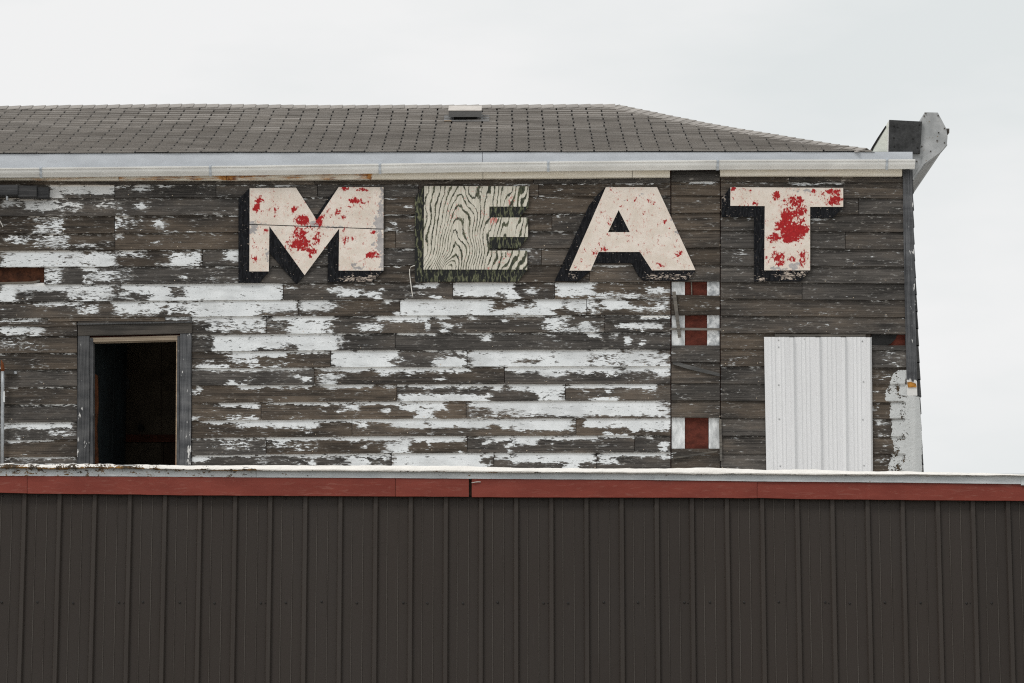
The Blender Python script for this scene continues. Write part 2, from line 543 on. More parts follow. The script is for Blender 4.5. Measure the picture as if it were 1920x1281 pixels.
class Geo:
    """collects shapes, then becomes one object"""
    def __init__(s):
        s.v, s.f, s.mi = [], [], []
    def add(s, verts, faces, mi=0):
        b = len(s.v)
        s.v += [Vector(v) for v in verts]
        s.f += [tuple(b + i for i in f) for f in faces]
        s.mi += [mi] * len(faces)
    def box(s, a, b, mi=0):
        (x0, y0, z0), (x1, y1, z1) = a, b
        s.add([(x0, y0, z0), (x1, y0, z0), (x1, y1, z0), (x0, y1, z0), (x0, y0, z1), (x1, y0, z1), (x1, y1, z1), (x0, y1, z1)],
              [(0, 3, 2, 1), (4, 5, 6, 7), (0, 1, 5, 4), (1, 2, 6, 5), (2, 3, 7, 6), (3, 0, 4, 7)], mi)
    def hexa(s, front, back, mi=0):
        """front and back: matching loops of points"""
        n = len(front)
        tris = tessellate_polygon([[Vector(p) for p in front]])
        s.add(list(front) + list(back),
              [t for t in tris] + [tuple(n + i for i in reversed(t)) for t in tris] + [(i, (i + 1) % n, n + (i + 1) % n, n + i) for i in range(n)], mi)
    def tube(s, pts, r, n=8, mi=0):
        pts = [Vector(p) for p in pts]
        rings = []
        for i, p in enumerate(pts):
            d = (pts[min(i + 1, len(pts) - 1)] - pts[max(i - 1, 0)]).normalized()
            a = d.orthogonal().normalized() if abs(d.z) < 0.95 else Vector((1, 0, 0))
            b = d.cross(a).normalized()
            a = b.cross(d)
            rr = r[i] if isinstance(r, (list, tuple)) else r
            rings.append([p + (a * math.cos(2 * math.pi * k / n) + b * math.sin(2 * math.pi * k / n)) * rr for k in range(n)])
        vs = [v for ring in rings for v in ring]
        fs = [(i * n + k, i * n + (k + 1) % n, (i + 1) * n + (k + 1) % n, (i + 1) * n + k) for i in range(len(pts) - 1) for k in range(n)]
        fs += [tuple(range(n))[::-1], tuple(range((len(pts) - 1) * n, len(pts) * n))]
        s.add(vs, fs, mi)
    def build(s, name, mat, parent=None, smooth=False, **k):
        return obj(name, s.v, s.f, mat, parent, smooth=smooth, matidx=s.mi, **k)

def plate(g, pix, of, ob, D=DW, mi=0):
    """a flat shape given by bearings, front at depth of, back at ob, straight sides"""
    fr = [P(x, y, D - of) for x, y in pix]
    g.hexa(fr, [Vector((p.x, D - ob, p.z)) for p in fr], mi)

def rect(x0, y0, x1, y1):
    return [(x0, y0), (x1, y0), (x1, y1), (x0, y1)]

def dome(g, c, r, h, n=8, mi=0):
    """low screw or nail head, axis towards the camera side (-Y)"""
    c = Vector(c)
    ring = lambda rr, hh: [c + Vector((math.cos(2 * math.pi * k / n) * rr, -hh, math.sin(2 * math.pi * k / n) * rr)) for k in range(n)]
    v = ring(r, 0) + ring(r, h * .55) + ring(r * .6, h)
    f = [(j * n + k, j * n + (k + 1) % n, (j + 1) * n + (k + 1) % n, (j + 1) * n + k) for j in range(2) for k in range(n)]
    f.append(tuple(range(2 * n, 3 * n)))
    g.add(v, f, mi)

# ------------------------------------------------------------------ ground
g = Geo()
N = 24
vs, fs = [], []
for i in range(N + 1):
    for j in range(N + 1):
        x = (i / N - .5) * 2; y = (j / N - .5) * 2
        vs.append((math.copysign(abs(x) ** 2.2, x) * 900, math.copysign(abs(y) ** 2.2, y) * 900 + 10, 0))
for i in range(N):
    for j in range(N):
        a = i * (N + 1) + j
        fs.append((a, a + N + 1, a + N + 2, a + 1))
gr = obj("ground", vs, fs, M["soil"])
gr["kind"] = "structure"

# ================================================================== the old building
bld = thing("weathered_building", "old two storey timber building with peeling white siding and a grey shingle roof", "building",
            Vector((W(900, 600).x, DW + 2.0, 0)))
XL, XR = W(-330, 600).x, W(1706, 600).x
DB = DW + 4.1
ZT = W(900, 300).z

# ---- wall core, with the doorway cut out; siding hangs on it
dx0, dx1 = W(172, 700).x, W(331, 700).x
dz1 = W(250, 634).z
dz0 = W(250, 905).z
g = Geo()
CO = 0.034
g.box((XL, DW + CO, 0), (dx0, DW + .14, ZT))
g.box((dx1, DW + CO, 0), (XR - .02, DW + .14, ZT))
g.box((dx0, DW + CO, dz1), (dx1, DW + .14, ZT))
g.box((dx0, DW + CO, 0), (dx1, DW + .14, dz0))
wall = g.build("wall", M["sheath"], bld)

# rows of siding: lower edges by bearing, at x = 100, 700 and 1250
ROWS = [(339, 337, 333), (346.5, 346, 343), (371, 369, 367.5), (405, 401, 400), (437.5, 432.5, 432), (469, 465, 464.5), (500, 497, 496), (532.5, 530, 528.5),
        (565, 561, 559.5), (595, 591.5, 590), (630, 624, 622), (661, 656, 655), (692.5, 688, 686.5), (725, 720.5, 719), (757.5, 752.5, 750.5),
        (791, 785, 783.5), (824, 817.5, 816), (856, 849.5, 847.8), (889, 882, 880.5), (922, 914, 913)]
def rowy(i, x):
    a, b, c = ROWS[i]
    return pl([(100, a), (700, b), (1250, c)], x)
RROWS = [(330, 331), (341, 342), (367, 372.5), (399, 401.5), (432, 435), (464.5, 467), (497.5, 499.5), (529, 531.5), (560, 562.5), (591.5, 594.5), (624, 626.5),
         (654, 656.5), (686, 689), (719, 721), (751, 754), (784, 786), (817, 819.5), (850.5, 851), (883, 884), (915, 916)]
def rrowy(i, x):
    a, b = RROWS[i]
    return lerp(a, b, (x - 1350) / 345.0)

# where paint is left: read off the photograph strip by strip (origin of the strip, then x0 x1 y0 y1 amount at four times size)
PAINT = {
 (0, 180): """365 470 670 772 .97;470 860 668 742 .88;870 1300 665 690 .5;1000 1120 668 712 .7;0 300 764 776 .8;0 160 785 832 .75;160 430 782 865 .8;430 620 790 862 .58;230 560 862 882 .3;700 930 782 850 .42;1020 1110 780 862 .5;700 1000 845 885 .15;1300 1700 885 898 .25;
250 490 915 1022 .52;150 300 915 940 .3;490 560 905 960 .28;858 900 900 1010 .7;900 1050 910 990 .4;1160 1232 930 985 .85;1200 1550 1014 1028 .6;30 250 1050 1112 .52;250 520 1040 1142 .52;560 720 1105 1137 .6;790 830 1090 1137 .5;850 900 1037 1065 .6;1120 1200 1090 1117 .55;1560 1600 1032 1050 .6;
0 540 1165 1300 .86;350 650 1245 1300 -.6;540 650 1170 1290 .5;650 860 1170 1290 .86;860 1100 1160 1210 .5;1270 1510 1172 1270 .62;1460 1510 1160 1240 .8;1670 1790 1155 1232 .92""",
 (0, 480): """0 860 0 72 .72;1260 1510 0 65 .8;1690 1780 0 30 .6;340 450 90 202 .6;450 600 92 104 .3;640 730 85 110 .8;620 700 120 200 .5;700 850 100 192 .75;850 1000 110 172 .45;1370 1420 140 182 .65;1500 1780 100 200 .15;
0 130 225 342 .92;130 1400 214 265 .82;520 860 262 332 .6;900 1130 240 292 .72;720 1300 290 327 .18;1130 1900 214 328 .95;1270 1400 225 310 -.75;860 940 228 290 -.8;
0 140 345 362 .6;250 600 350 382 .7;560 750 368 442 .65;840 1250 345 442 .72;1250 1480 345 442 .62;1480 1920 340 442 .86;0 100 395 412 .4;
0 340 470 512 .6;0 200 490 590 .8;200 330 530 592 .7;1250 1450 462 482 .6;1450 1920 455 492 .8;1440 1560 492 575 .15;1560 1920 490 572 .6;
0 340 622 712 .33;1440 1570 580 612 .8;1450 1580 620 702 .15;1580 1920 580 702 .86;0 140 735 757 .4;1450 1700 708 727 .6;1700 1920 710 822 .6;1450 1700 812 830 .8;1560 1620 780 802 .7;
1540 1920 836 862 .86;1690 1780 930 960 .92;1680 1920 962 975 .8;40 120 986 1002 .8;180 480 984 994 .5;1440 1515 982 1042 .9;150 570 1114 1132 .6;1620 1920 1098 1132 .92;0 540 1245 1290 .92;1440 1500 1206 1226 .7;1510 1920 1230 1262 .92""",
 (0, 760): """0 450 126 177 .92;450 540 126 172 .86;260 330 185 202 .7;340 540 190 232 .55;100 150 225 252 .6;1510 1920 112 142 .92;1720 1920 80 104 .7;40 400 258 277 .8;1440 1920 236 262 .86;1640 1920 255 332 .42;40 560 388 407 .8;0 270 405 432 .3;1435 1560 366 422 .86;1550 1920 366 392 .92;1450 1520 400 417 .6""",
 (440, 480): """0 365 205 322 .97;370 460 220 262 .5;670 850 230 277 .6;780 950 242 307 .8;960 1110 262 312 .7;1070 1110 235 267 .95;1340 1530 210 247 .7;1350 1430 270 302 .6;1480 1530 300 322 .7;1640 1920 203 300 .97;
0 475 330 412 .92;0 475 410 440 .4;480 700 335 412 .82;650 760 355 402 .7;480 620 410 440 .3;1135 1165 335 362 .92;1195 1240 415 445 .95;1245 1920 328 442 .94;1760 1920 402 442 -.6;
0 240 450 572 .72;240 400 490 562 .25;260 700 450 492 .86;400 680 490 572 .92;680 780 450 492 .92;680 750 500 572 .6;920 1110 505 562 .76;1060 1490 450 492 .86;1420 1470 490 562 .82;1550 1610 490 572 .72;1490 1610 455 482 .82;1740 1810 452 472 .82;1680 1710 510 542 .6;790 1040 510 562 .15;
0 770 580 697 .96;770 860 580 597 .92;370 470 662 697 -.8;770 830 600 642 .7;690 780 650 697 .4;1205 1510 578 592 .92;1640 1860 578 592 .6;1440 1500 600 613 .82;1860 1920 580 642 .6;
0 400 710 762 .87;400 720 710 737 .6;0 200 800 827 .6;230 420 790 827 .5;720 1230 708 827 .96;1120 1280 772 827 -.55;1230 1300 750 782 .72;1420 1620 708 720 .92;1500 1740 725 747 .5;1490 1740 760 827 .92;1640 1740 706 747 .92;1745 1920 708 827 .78;1320 1380 740 762 .6;
0 200 840 872 .87;200 590 836 857 .92;240 400 855 877 .5;410 500 895 917 .82;500 595 905 942 .87;600 1790 836 864 .93;1050 1200 836 892 .82;640 800 880 922 .7;640 760 935 957 .8;1300 1700 840 882 .6;1520 1580 915 932 .7;0 40 940 957 .7;
0 590 968 994 .94;620 1040 966 992 .94;1110 1220 966 987 .82;1260 1920 964 987 .93;1630 1920 975 1007 .5;1215 1920 1036 1087 .94;1420 1480 1000 1017 .6;
0 195 1096 1132 .92;100 190 1120 1152 .7;0 195 1200 1218 .7;200 1000 1096 1118 .75;510 730 1096 1122 .95;290 350 1098 1114 .92;640 680 1135 1152 .8;750 840 1148 1178 .8;820 930 1122 1150 .8;1110 1180 1150 1172 .82;870 910 1185 1202 .8;1000 1590 1096 1122 .97;1230 1590 1120 1162 .87;1380 1500 1155 1215 .87;1320 1440 1185 1212 .6;1740 1920 1100 1217 .5;1780 1920 1096 1132 .82;0 640 1226 1290 .87;640 1400 1226 1247 .82;1180 1920 1226 1290 .92""",
 (480, 760): """0 430 104 162 .93;430 1920 104 127 .95;300 420 150 202 .5;770 830 120 167 .86;1080 1170 115 167 .82;1330 1920 110 152 .94;1830 1920 150 182 .82;1110 1160 150 172 .7;1240 1330 128 146 -.8;
0 80 236 257 .92;0 80 290 350 .3;90 1580 234 264 .95;90 450 262 332 .4;370 430 290 312 .7;805 830 280 312 .95;960 1170 275 352 .76;1130 1170 234 352 .82;1170 1580 262 277 .82;1300 1330 275 302 .95;1510 1580 338 352 .8;1585 1780 245 262 .3;1710 1770 265 302 .82;1780 1920 236 272 .92;1880 1920 270 352 .6;
0 1000 364 387 .87;300 960 385 402 .6;390 440 390 452 .92;700 850 390 462 .87;440 740 400 442 .15;0 370 400 452 .2;840 1010 370 462 .3;1020 1700 364 490 .96;1700 1780 400 490 .4;1700 1780 364 392 .82;1790 1920 364 402 .92;1850 1920 400 432 .6""",
 (880, 480): """0 340 203 302 .96;240 380 260 312 .72;180 250 272 302 -.8;400 520 240 287 .72;640 940 203 302 .96;900 1290 270 312 .55;1290 1500 235 287 .76;1100 1500 290 312 .4;
0 180 330 432 .92;180 640 390 432 .82;260 340 328 357 .7;480 720 328 402 .87;720 960 335 412 .76;1000 1220 335 402 .93;1220 1500 380 422 .6;1300 1500 330 352 .4;1400 1500 350 402 .5;340 500 360 392 .6;800 1000 410 432 .4;
0 60 450 472 .82;250 570 446 462 .82;240 300 480 500 .92;560 740 460 557 .72;500 560 500 542 .4;680 780 446 467 .82;830 940 495 547 .87;1020 1160 446 462 .92;1280 1510 450 472 .87;1100 1460 500 542 .87;1040 1090 515 532 .7;1280 1320 545 562 .7;600 1000 545 562 .5;
0 130 577 597 .82;110 160 577 642 .72;590 640 595 607 .7;850 970 580 612 .82;1060 1100 595 617 .7;1160 1210 600 682 .87;1280 1310 620 687 .82;
0 50 706 742 .72;60 900 706 822 .92;340 540 780 807 -.75;900 1150 706 742 .96;900 1500 740 822 .66;1150 1400 706 742 .72;20 100 780 822 .5;
265 1510 832 872 .94;500 720 860 907 .82;780 960 870 892 .72;1380 1510 860 902 .87;1000 1140 860 902 .5;1100 1170 842 872 -.8;
0 260 960 987 .87;160 260 985 1012 .72;0 180 1040 1080 .5;285 720 960 1012 .92;500 720 1010 1080 .87;720 1410 960 992 .92;860 900 1015 1032 .96;1010 1080 1000 1027 .82;1280 1400 990 1027 .6;910 1120 1062 1080 .92;
30 1500 1088 1202 .97;0 200 1100 1142 .72;0 170 1140 1202 -.9;180 400 1150 1202 -.5;380 700 1180 1207 -.55;1400 1480 1090 1172 -.45;0 780 1220 1262 .94;780 900 1240 1257 -.7;860 1510 1220 1290 .92""",
 (960, 760): """0 450 98 192 .92;450 560 115 142 -.6;560 1200 98 152 .92;880 1200 150 192 .82;680 750 195 222 .82;1050 1200 175 192 .92;760 870 213 222 .6;
0 650 230 262 .94;650 930 230 247 .87;0 210 260 302 .87;285 335 275 297 .92;1000 1060 240 257 .92;1110 1170 275 342 .92;870 890 320 332 .7;
0 635 357 432 .96;370 520 430 490 .82;640 720 380 442 .82;720 800 400 442 .82;640 1200 357 387 .87;1100 1200 380 397 .92""",
 (900, 180): """0 400 652 668 .6;930 1250 650 664 .6;1520 1770 642 660 .85;620 700 750 760 .7;400 480 745 758 .4;565 575 885 1002 .55;560 615 1014 1026 .9;690 720 1012 1026 .7;280 410 1142 1170 .5;340 400 1190 1212 .7;1610 1645 775 790 .95;850 1145 1254 1280 .88""",
 (440, 180): """120 250 660 684 .7;310 450 660 684 .75;1280 1335 830 850 .8;1180 1215 945 970 .9;1290 1350 980 1004 .6;1130 1230 1000 1010 .5;1310 1350 1145 1156 .8;1150 1200 1135 1146 .4""",
 (1320, 180): """140 610 642 655 .5;640 1050 642 668 .66;180 210 598 612 .8;185 375 908 922 .62;800 960 914 930 .7;640 800 1010 1018 .3""",
 (1320, 480): """560 700 452 462 .6;915 940 500 512 .9;1020 1180 452 462 .45;330 440 700 708 .6;330 440 826 834 .7;680 900 202 210 .3;1260 1510 680 760 .22;1340 1510 690 830 .26;1260 1400 870 930 .28;1260 1345 1138 1150 .9;1270 1400 1235 1265 .42""",
 (1440, 760): """790 925 125 140 .62;790 925 170 182 .5;790 925 215 228 .4;860 1040 238 246 .9;790 920 375 440 .35;1640 1790 1 2 .1""",
}
RECTS = []
for (ox, oy), s in PAINT.items():
    for r in s.replace("\n", "").split(";"):
        r = r.strip()
        if r:
            a, b, c, d, v = (float(k) for k in r.split())
            RECTS.append((ox + a / 4, ox + b / 4, oy + c / 4, oy + d / 4, v))

def paint_at(px, py, rs, yt, yb, wob):
    """amount of paint left at bearings px, py (arrays) of a board between yt and yb"""
    cov = np.where(px < 1258, -0.02, -0.12)
    x = px + wob[0] * 10.0
    y = py + wob[1] * 2.6
    for x0, x1, y0, y1, v in rs:
        if y0 < yt + 4:
            y0 = yt - 30
        if y1 > yb - 3:
            y1 = yb + 30
        ex = min(9.0, (x1 - x0) * .32)
        ey = min(2.6, (y1 - y0) * .36)
        ind = np.clip(.5 + np.minimum(x - x0, x1 - x) / (2 * ex), 0, 1) * np.clip(.5 + np.minimum(y - y0, y1 - y) / (2 * ey), 0, 1)
        if v > 0:
            cov = np.maximum(cov, (v if v < .8 else .8 + (v - .8) * .65) * ind)
        else:
            cov = np.minimum(cov, 1 - (-v) * ind)
    return cov

def board(x0, x1, yt, yb, parent, o_top=0.002, o_bot=0.022, name="siding_board", rs=None, mat=None, step=6.0, base=None, seed=None, cut_top=2.0):
    """one lap siding board: yt(x), yb(x) are bearings of its upper and lower edge"""
    seed = random.random() * 100 if seed is None else seed
    nx = max(2, int((x1 - x0) / step) + 1)
    ny = 9
    rel = []
    xm0, xm1 = x0, x1
    for r in (RECTS if rs is None else rs):
        cx = min(max((r[0] + r[1]) / 2, x0), x1)
        cy = (r[2] + r[3]) / 2
        if r[1] > x0 and r[0] < x1 and yt(cx) < cy < yb(cx):
            rel.append(r)
    V, F = [], []
    PX, PY = np.zeros((nx + 1, ny)), np.zeros((nx + 1, ny))
    w0, w1 = np.zeros((nx + 1, ny)), np.zeros((nx + 1, ny))
    dsag = random.uniform(-.5, .5)
    dcup = random.uniform(-.002, .004)
    for i in range(nx + 1):
        t = i / nx
        x = lerp(x0, x1, t)
        a, b = yt(x) - cut_top, yb(x) + dsag * (t - .5) + nz(x * .02, seed) * .7 + nz(x * .11, seed + 9) * .35
        for j in range(ny):
            u = j / (ny - 1)
            y = lerp(a, b, u)
            out = lerp(o_top, o_bot, u) + dcup * math.sin(math.pi * u) + nz(x * .012, seed, 5) * .0035 * u
            V.append(W(x, y, out))
            PX[i, j], PY[i, j] = x, y
            w0[i, j] = nz(x * .05, y * .16, seed) + .7 * nz(x * .16, y * .4, seed)
            w1[i, j] = nz(x * .06, y * .05, seed + 3) + .7 * nz(x * .22, y * .05, seed + 7)
    n = ny
    cov = np.zeros_like(PX)
    for i in range(nx + 1):
        x = PX[i, 0]
        cov[i] = paint_at(PX[i], PY[i], rel, yt(x), yb(x), (w0[i], w1[i]))
    # paint and pale dust kept in the sheltered edge just under the board above
    for i in range(nx + 1):
        x = PX[i, 0]
        u = (PY[i] - yt(x)) / max(1, yb(x) - yt(x))
        k = (.32 if x < 1258 else .02) + .30 * nz(x * .018, seed, 2) + .2 * nz(x * .07, seed, 4)
        cov[i] = np.maximum(cov[i], np.where((u > -.02) & (u < .10), k, 0))
    if base is not None:
        cov = np.maximum(cov, base)
    cream = np.zeros_like(PX)
    for i in range(nx + 1):
        h = (PY[i] - yt(PX[i, 0])) / max(1, yb(PX[i, 0]) - yt(PX[i, 0]))
        topish = 0.9 if yt(PX[i, 0]) < 470 and PX[i, 0] < 260 else 0.35
        cream[i] = np.clip(1 - h * 6, 0, 1) * topish + (0.35 if (PX[i, 0] < 220 and yt(PX[i, 0]) < 380) else 0) * np.clip(nz(PX[i, 0] * .02, seed) + .4, 0, 1)
        if PY[i, 0] < 342 and yb(PX[i, 0]) < 352:
            cream[i] = .8
    A = cov.ravel().tolist()
    Cc = np.clip(cream, 0, 1).ravel().tolist()
    for i in range(nx):
        for j in range(ny - 1):
            a = i * n + j
            F.append((a, a + 1, a + n + 1, a + n))
    # lower lip and ends
    b0 = len(V)
    for i in range(nx + 1):
        p = V[i * n + n - 1]
        V.append(Vector((p.x, DW + .028, p.z)))
        A.append(A[i * n + n - 1] * .6); Cc.append(.5)
    for i in range(nx):
        F.append((i * n + n - 1, b0 + i, b0 + i + 1, (i + 1) * n + n - 1))
    for i in (0, nx):
        p = V[i * n]
        V.append(Vector((p.x, DW + .028, p.z)))
        A.append(0); Cc.append(0)
        F.append(tuple([i * n + j for j in range(n)] + [b0 + i, len(V) - 1]))
    return obj(name, V, F, mat or M["siding"], parent, {"paint": A, "cream": Cc})

# ---- main field: x from the left of the frame to the bay at 1258, with the butt joints seen in the photograph
JOINTS = {1: [215, 405, 595, 785, 1010], 2: [640, 1120], 3: [215, 1035], 4: [215.5, 742], 5: [380, 1015], 6: [82.5, 700, 1105], 7: [531, 849, 1040], 8: [-60, 559, 750, 1100],
          9: [310, 500, 1134], 10: [741], 11: [620, 876], 12: [589, 946], 13: [744, 1060], 14: [489.5, 874], 15: [660, 1080], 16: [499, 876, 1190], 17: [734, 926, 1119], 18: [600, 1000]}
# the thin dark board under the frieze
for a, b in ((-330, 150), (150, 590), (590, 1000), (1000, 1257.5)):
    board(a + .5, b - .5, lambda x: rowy(0, x) - 1, lambda x: rowy(1, x), wall, .006, .013)
for i in range(2, 20):
    js = [-330] + sorted(JOINTS.get(i - 1, [])) + [1257.5]
    yt, yb = (lambda x, i=i: rowy(i - 1, x)), (lambda x, i=i: rowy(i, x))
    for a, b in zip(js, js[1:]):
        segs = [(a, b)]
        if i - 1 == 6 and a < 0:
            segs = [(a, -8)]                              # a board torn off here: red sheathing shows
        if i >= 10:                                       # stop either side of the doorway
            segs = []
            if a < 145:
                segs.append((a, min(b, 145)))
            if b > 359:
                segs.append((max(a, 359), b))
        if i == 10:
            segs = [(s0, s1) for s0, s1 in segs]
        for s0, s1 in segs:
            if s1 - s0 > 4:
                ybb = yb
                board(s0 + .55, s1 - .55, yt, ybb, wall)
# piece over the door head
board(146, 358.4, lambda x: rowy(9, x), lambda x: 608 - (x - 146) / 213 * 4, wall)
# split boards: thin slivers standing proud, as at the left of the door and at 1134
board(0, 143, lambda x: 606, lambda x: 612, wall, .012, .022, "siding_sliver")
board(1135, 1256, lambda x: 594.5, lambda x: 603, wall, .016, .026, "siding_sliver")
board(90, 309, lambda x: 596.5, lambda x: 602.5, wall, .014, .021, "siding_sliver")

# ---- narrow bay 1258-1350: short boards, with openings
BX0, BX1 = 1259, 1349.5
for (y0, y1) in ((323, 340), (340, 366.5), (366.5, 399), (399, 431.5), (431.5, 464), (464, 496), (496, 527.5), (553.5, 590.5), (648.5, 679), (680.5, 718.5), (718.5, 750.5),
                 (750.5, 783), (842, 884), (884, 916)):
    tl = random.uniform(-1, 1)
    board(BX0, BX1, (lambda x, y0=y0, tl=tl: y0 + (0 if y0 != 553.5 else (x - 1259) * .02)), (lambda x, y1=y1, tl=tl: y1 + tl * (x - 1305) / 90), wall, cut_top=0.6 if y0 in (553.5, 648.5, 842) else 2)
# what shows in the openings: white casing, red sheathing, primed casing
for (y0, y1) in ((526, 556), (588, 650), (781, 845)):
    for n_, xa, xb, mt in (("casing_board", 1259.5, 1284, "whitewood"), ("casing_board", 1326 if y0 < 700 else 1329, 1349, "greywood" if y0 < 700 else "whitewood")):
        g = Geo(); plate(g, rect(xa, y0, xb, y1), -.008, -.03); g.build(n_, M[mt], wall)
    g = Geo(); plate(g, rect(1284.6, y0, (1326 if y0 < 700 else 1329) - .6, y1), -.018, -.032); g.build("sheathing_panel", M["sheath"], wall)

# ---- right hand section 1350-1694
for i in range(1, 20):
    yt, yb = (lambda x, i=i: rrowy(i - 1, x)), (lambda x, i=i: rrowy(i, x))
    js = {1: [1480], 8: [1504], 3: [1610], 5: [1585]}.get(i, [])
    for a, b in zip([1351] + js, js + [1701]):
        if i <= 10:
            board(a + .5, b - .5, yt, yb, wall)
        else:
            board(1351.5, 1440 if i > 11 else 1632, yt, yb, wall)
            if i > 11:
                board(1630, 1702.5, yt, yb, wall)
            else:
                board(1630, 1700, lambda x: 650, yb, wall)
# torn strip right of the sheet: tar paper over red sheathing
g = Geo()
plate(g, [(1634, 624), (1697, 624), (1699, 651), (1634, 651)], -.02, -.033)
g.build("sheathing_panel", M["sheath"], wall)
g = Geo()
plate(g, [(1634, 627), (1682, 628), (1679, 636), (1670, 645), (1655, 650), (1634, 650)], -.006, -.012)
g.build("tar_paper", M["tar"], wall)
# exposed sheathing far left
g = Geo()
plate(g, rect(-8, 498, 83, 531), -.016, -.032)
g.build("sheathing_panel", M["rustboard"], wall)
g = Geo()
plate(g, [(-8, 529.5), (60, 528), (74, 525), (75, 527.5), (62, 531.5), (-8, 532.5)], .012, -.01)
g.build("siding_sliver", M["lath"], wall)

# nail heads
g = Geo()
NL = []
for i in range(2, 19):
    for k in range(22):
        x = k * 79 + (i * 37) % 60 + random.uniform(-14, 14)
        if x < 1250 and not (140 < x < 365 and i > 9) and random.random() < .5:
            NL.append((x, rowy(i, x) - random.uniform(3, 6)))
    for k in range(6):
        x = 1356 + k * 62 + random.uniform(-8, 8)
        if random.random() < .55 and (x < 1430 or (i < 11 and x < 1690)):
            NL.append((x, rrowy(i, x) - random.uniform(3, 6)))
for x, y in NL:
    dome(g, W(x, y, .021), random.uniform(.0028, .0046), .003, 6)
nails = g.build("nail_heads", M["nail"], wall)
nails["kind"] = "stuff"

# ---- corner board, worn white below
def corner_strip():
    V, F, A = [], [], []
    n = 40
    for k in range(n + 1):
        y = lerp(319, 742, k / n)
        xl = pl([(318, 1693), (480, 1695), (745, 1701)], y)
        xr = pl([(318, 1711), (480, 1714.3), (745, 1720)], y)
        for j, (x, o) in enumerate(((xl, -.02), (xl, .03), (xr, .03), (xr, -.02))):
            p = W(x, y, .03)
            V.append(Vector((p.x, DW - o, p.z)))
            A.append(1.1 if y > 716 + 5 * nz(y * .1, j) else (.18 if j == 2 else .02))
    for k in range(n):
        for j in range(3):
            a = k * 4 + j
            F.append((a, a + 1, a + 5, a + 4))
    F += [(0, 1, 2, 3), tuple(n * 4 + j for j in (3, 2, 1, 0))]
    return obj("corner_board", V, F, M["casing"], bld, {"paint": A})
corner_strip()
# coated lower corner: a rough crust over the boards
def lap_out(y, x=1690):
    for k in range(1, 20):
        a, b = rrowy(k - 1, x), rrowy(k, x)
        if a <= y < b:
            return lerp(.003, .023, (y - a) / (b - a))
    return .023
V, F, A = [], [], []
ny, nx = 105, 26
CL = [(694, 1683), (701, 1673), (712, 1669), (722, 1668), (732, 1661), (752, 1660), (756, 1669), (784, 1668), (790, 1671), (808, 1672), (820, 1669), (830, 1673), (848, 1674), (856, 1670), (870, 1665), (905, 1664)]
CR = [(694, 1700), (741, 1700.5), (743, 1724), (800, 1727.5), (905, 1733.5)]
for k in range(ny + 1):
    y = lerp(694, 905, k / ny)
    xa = pl(CL, y) + 4 * nz(y * .35, 2) + 2 * nz(y * .9, 5)
    xb = pl(CR, y) + 1.0 * nz(y * .3, 4)
    for j in range(nx + 1):
        u = j / nx
        x = lerp(xa, xb, u)
        o = lap_out(y) + .006 + .0035 * nz(x * .3, y * .3) + .003 * nz(x * .12, y * .1, 4)
        if x > 1697:
            o = max(o, .032 + .004 * nz(x * .3, y * .25)) if y > 741 else .018
        edge = min(1, u * 9)
        o = lerp(lap_out(y) - .002, o, edge)
        if x > 1716:
            o -= .03 * min(1, (x - 1716) / 14)
        V.append(W(x, y, o))
        A.append(.23 * (u < .65) + .25 * max(0, nz(x * .09, y * .05, 3)) + .45 * max(0, 1 - abs(y - 741) / 5) * (x > 1699) + .12 * max(0, 1 - abs(x - 1688) / 12) * max(0, nz(x * .2, y * .1, 8) + .3))
for k in range(ny):
    for j in range(nx):
        a = k * (nx + 1) + j
        F.append((a, a + 1, a + nx + 2, a + nx + 1))
obj("corner_coating", V, F, mat_foam("grey_white_coating", (0.50, 0.515, 0.515), (0.13, 0.09, 0.05)), bld, {"pit": A}, smooth=True)

g = Geo(); plate(g, [(1700.8, 717), (1708, 716), (1717.5, 719.5), (1718.5, 726), (1703, 726.5)], .040, .028); g.build("foam_plug", M["orangefoam"], bld)

# ---- side wall (seen as a jagged edge at the right) and back wall, with lap boards
g = Geo()
g.box((XR - .12, DW + .14, 0), (XR - .03, DB, ZT))
g.box((XL, DB - .1, 0), (XR - .12, DB, ZT))
g.box((XL, DW + .14, 0), (XL + .1, DB - .1, ZT))
side = g.build("side_wall", M["bare"], bld)
ys = [331 + 31.8 * k for k in range(19)]
for k, (a, b) in enumerate(zip(ys, ys[1:])):
    lean = pl([(318, 1711.5), (480, 1714.6), (600, 1720.5), (690, 1724), (735, 1726.5), (800, 1727), (920, 1733)], b)
    pt, pb = W(lean - 1.6, a, 0), W(lean + .9, b, 0)
    g = Geo()
    g.hexa([(pt.x - .02, DW - .005, pt.z + .01), (pt.x, DW - .005, pt.z + .01), (pb.x, DW - .005, pb.z), (pb.x - .05, DW - .005, pb.z)],
           [(pt.x - .02, DB, pt.z + .01), (pt.x, DB, pt.z + .01), (pb.x, DB, pb.z), (pb.x - .05, DB, pb.z)])
    g.build("siding_board", M["corner"], side)

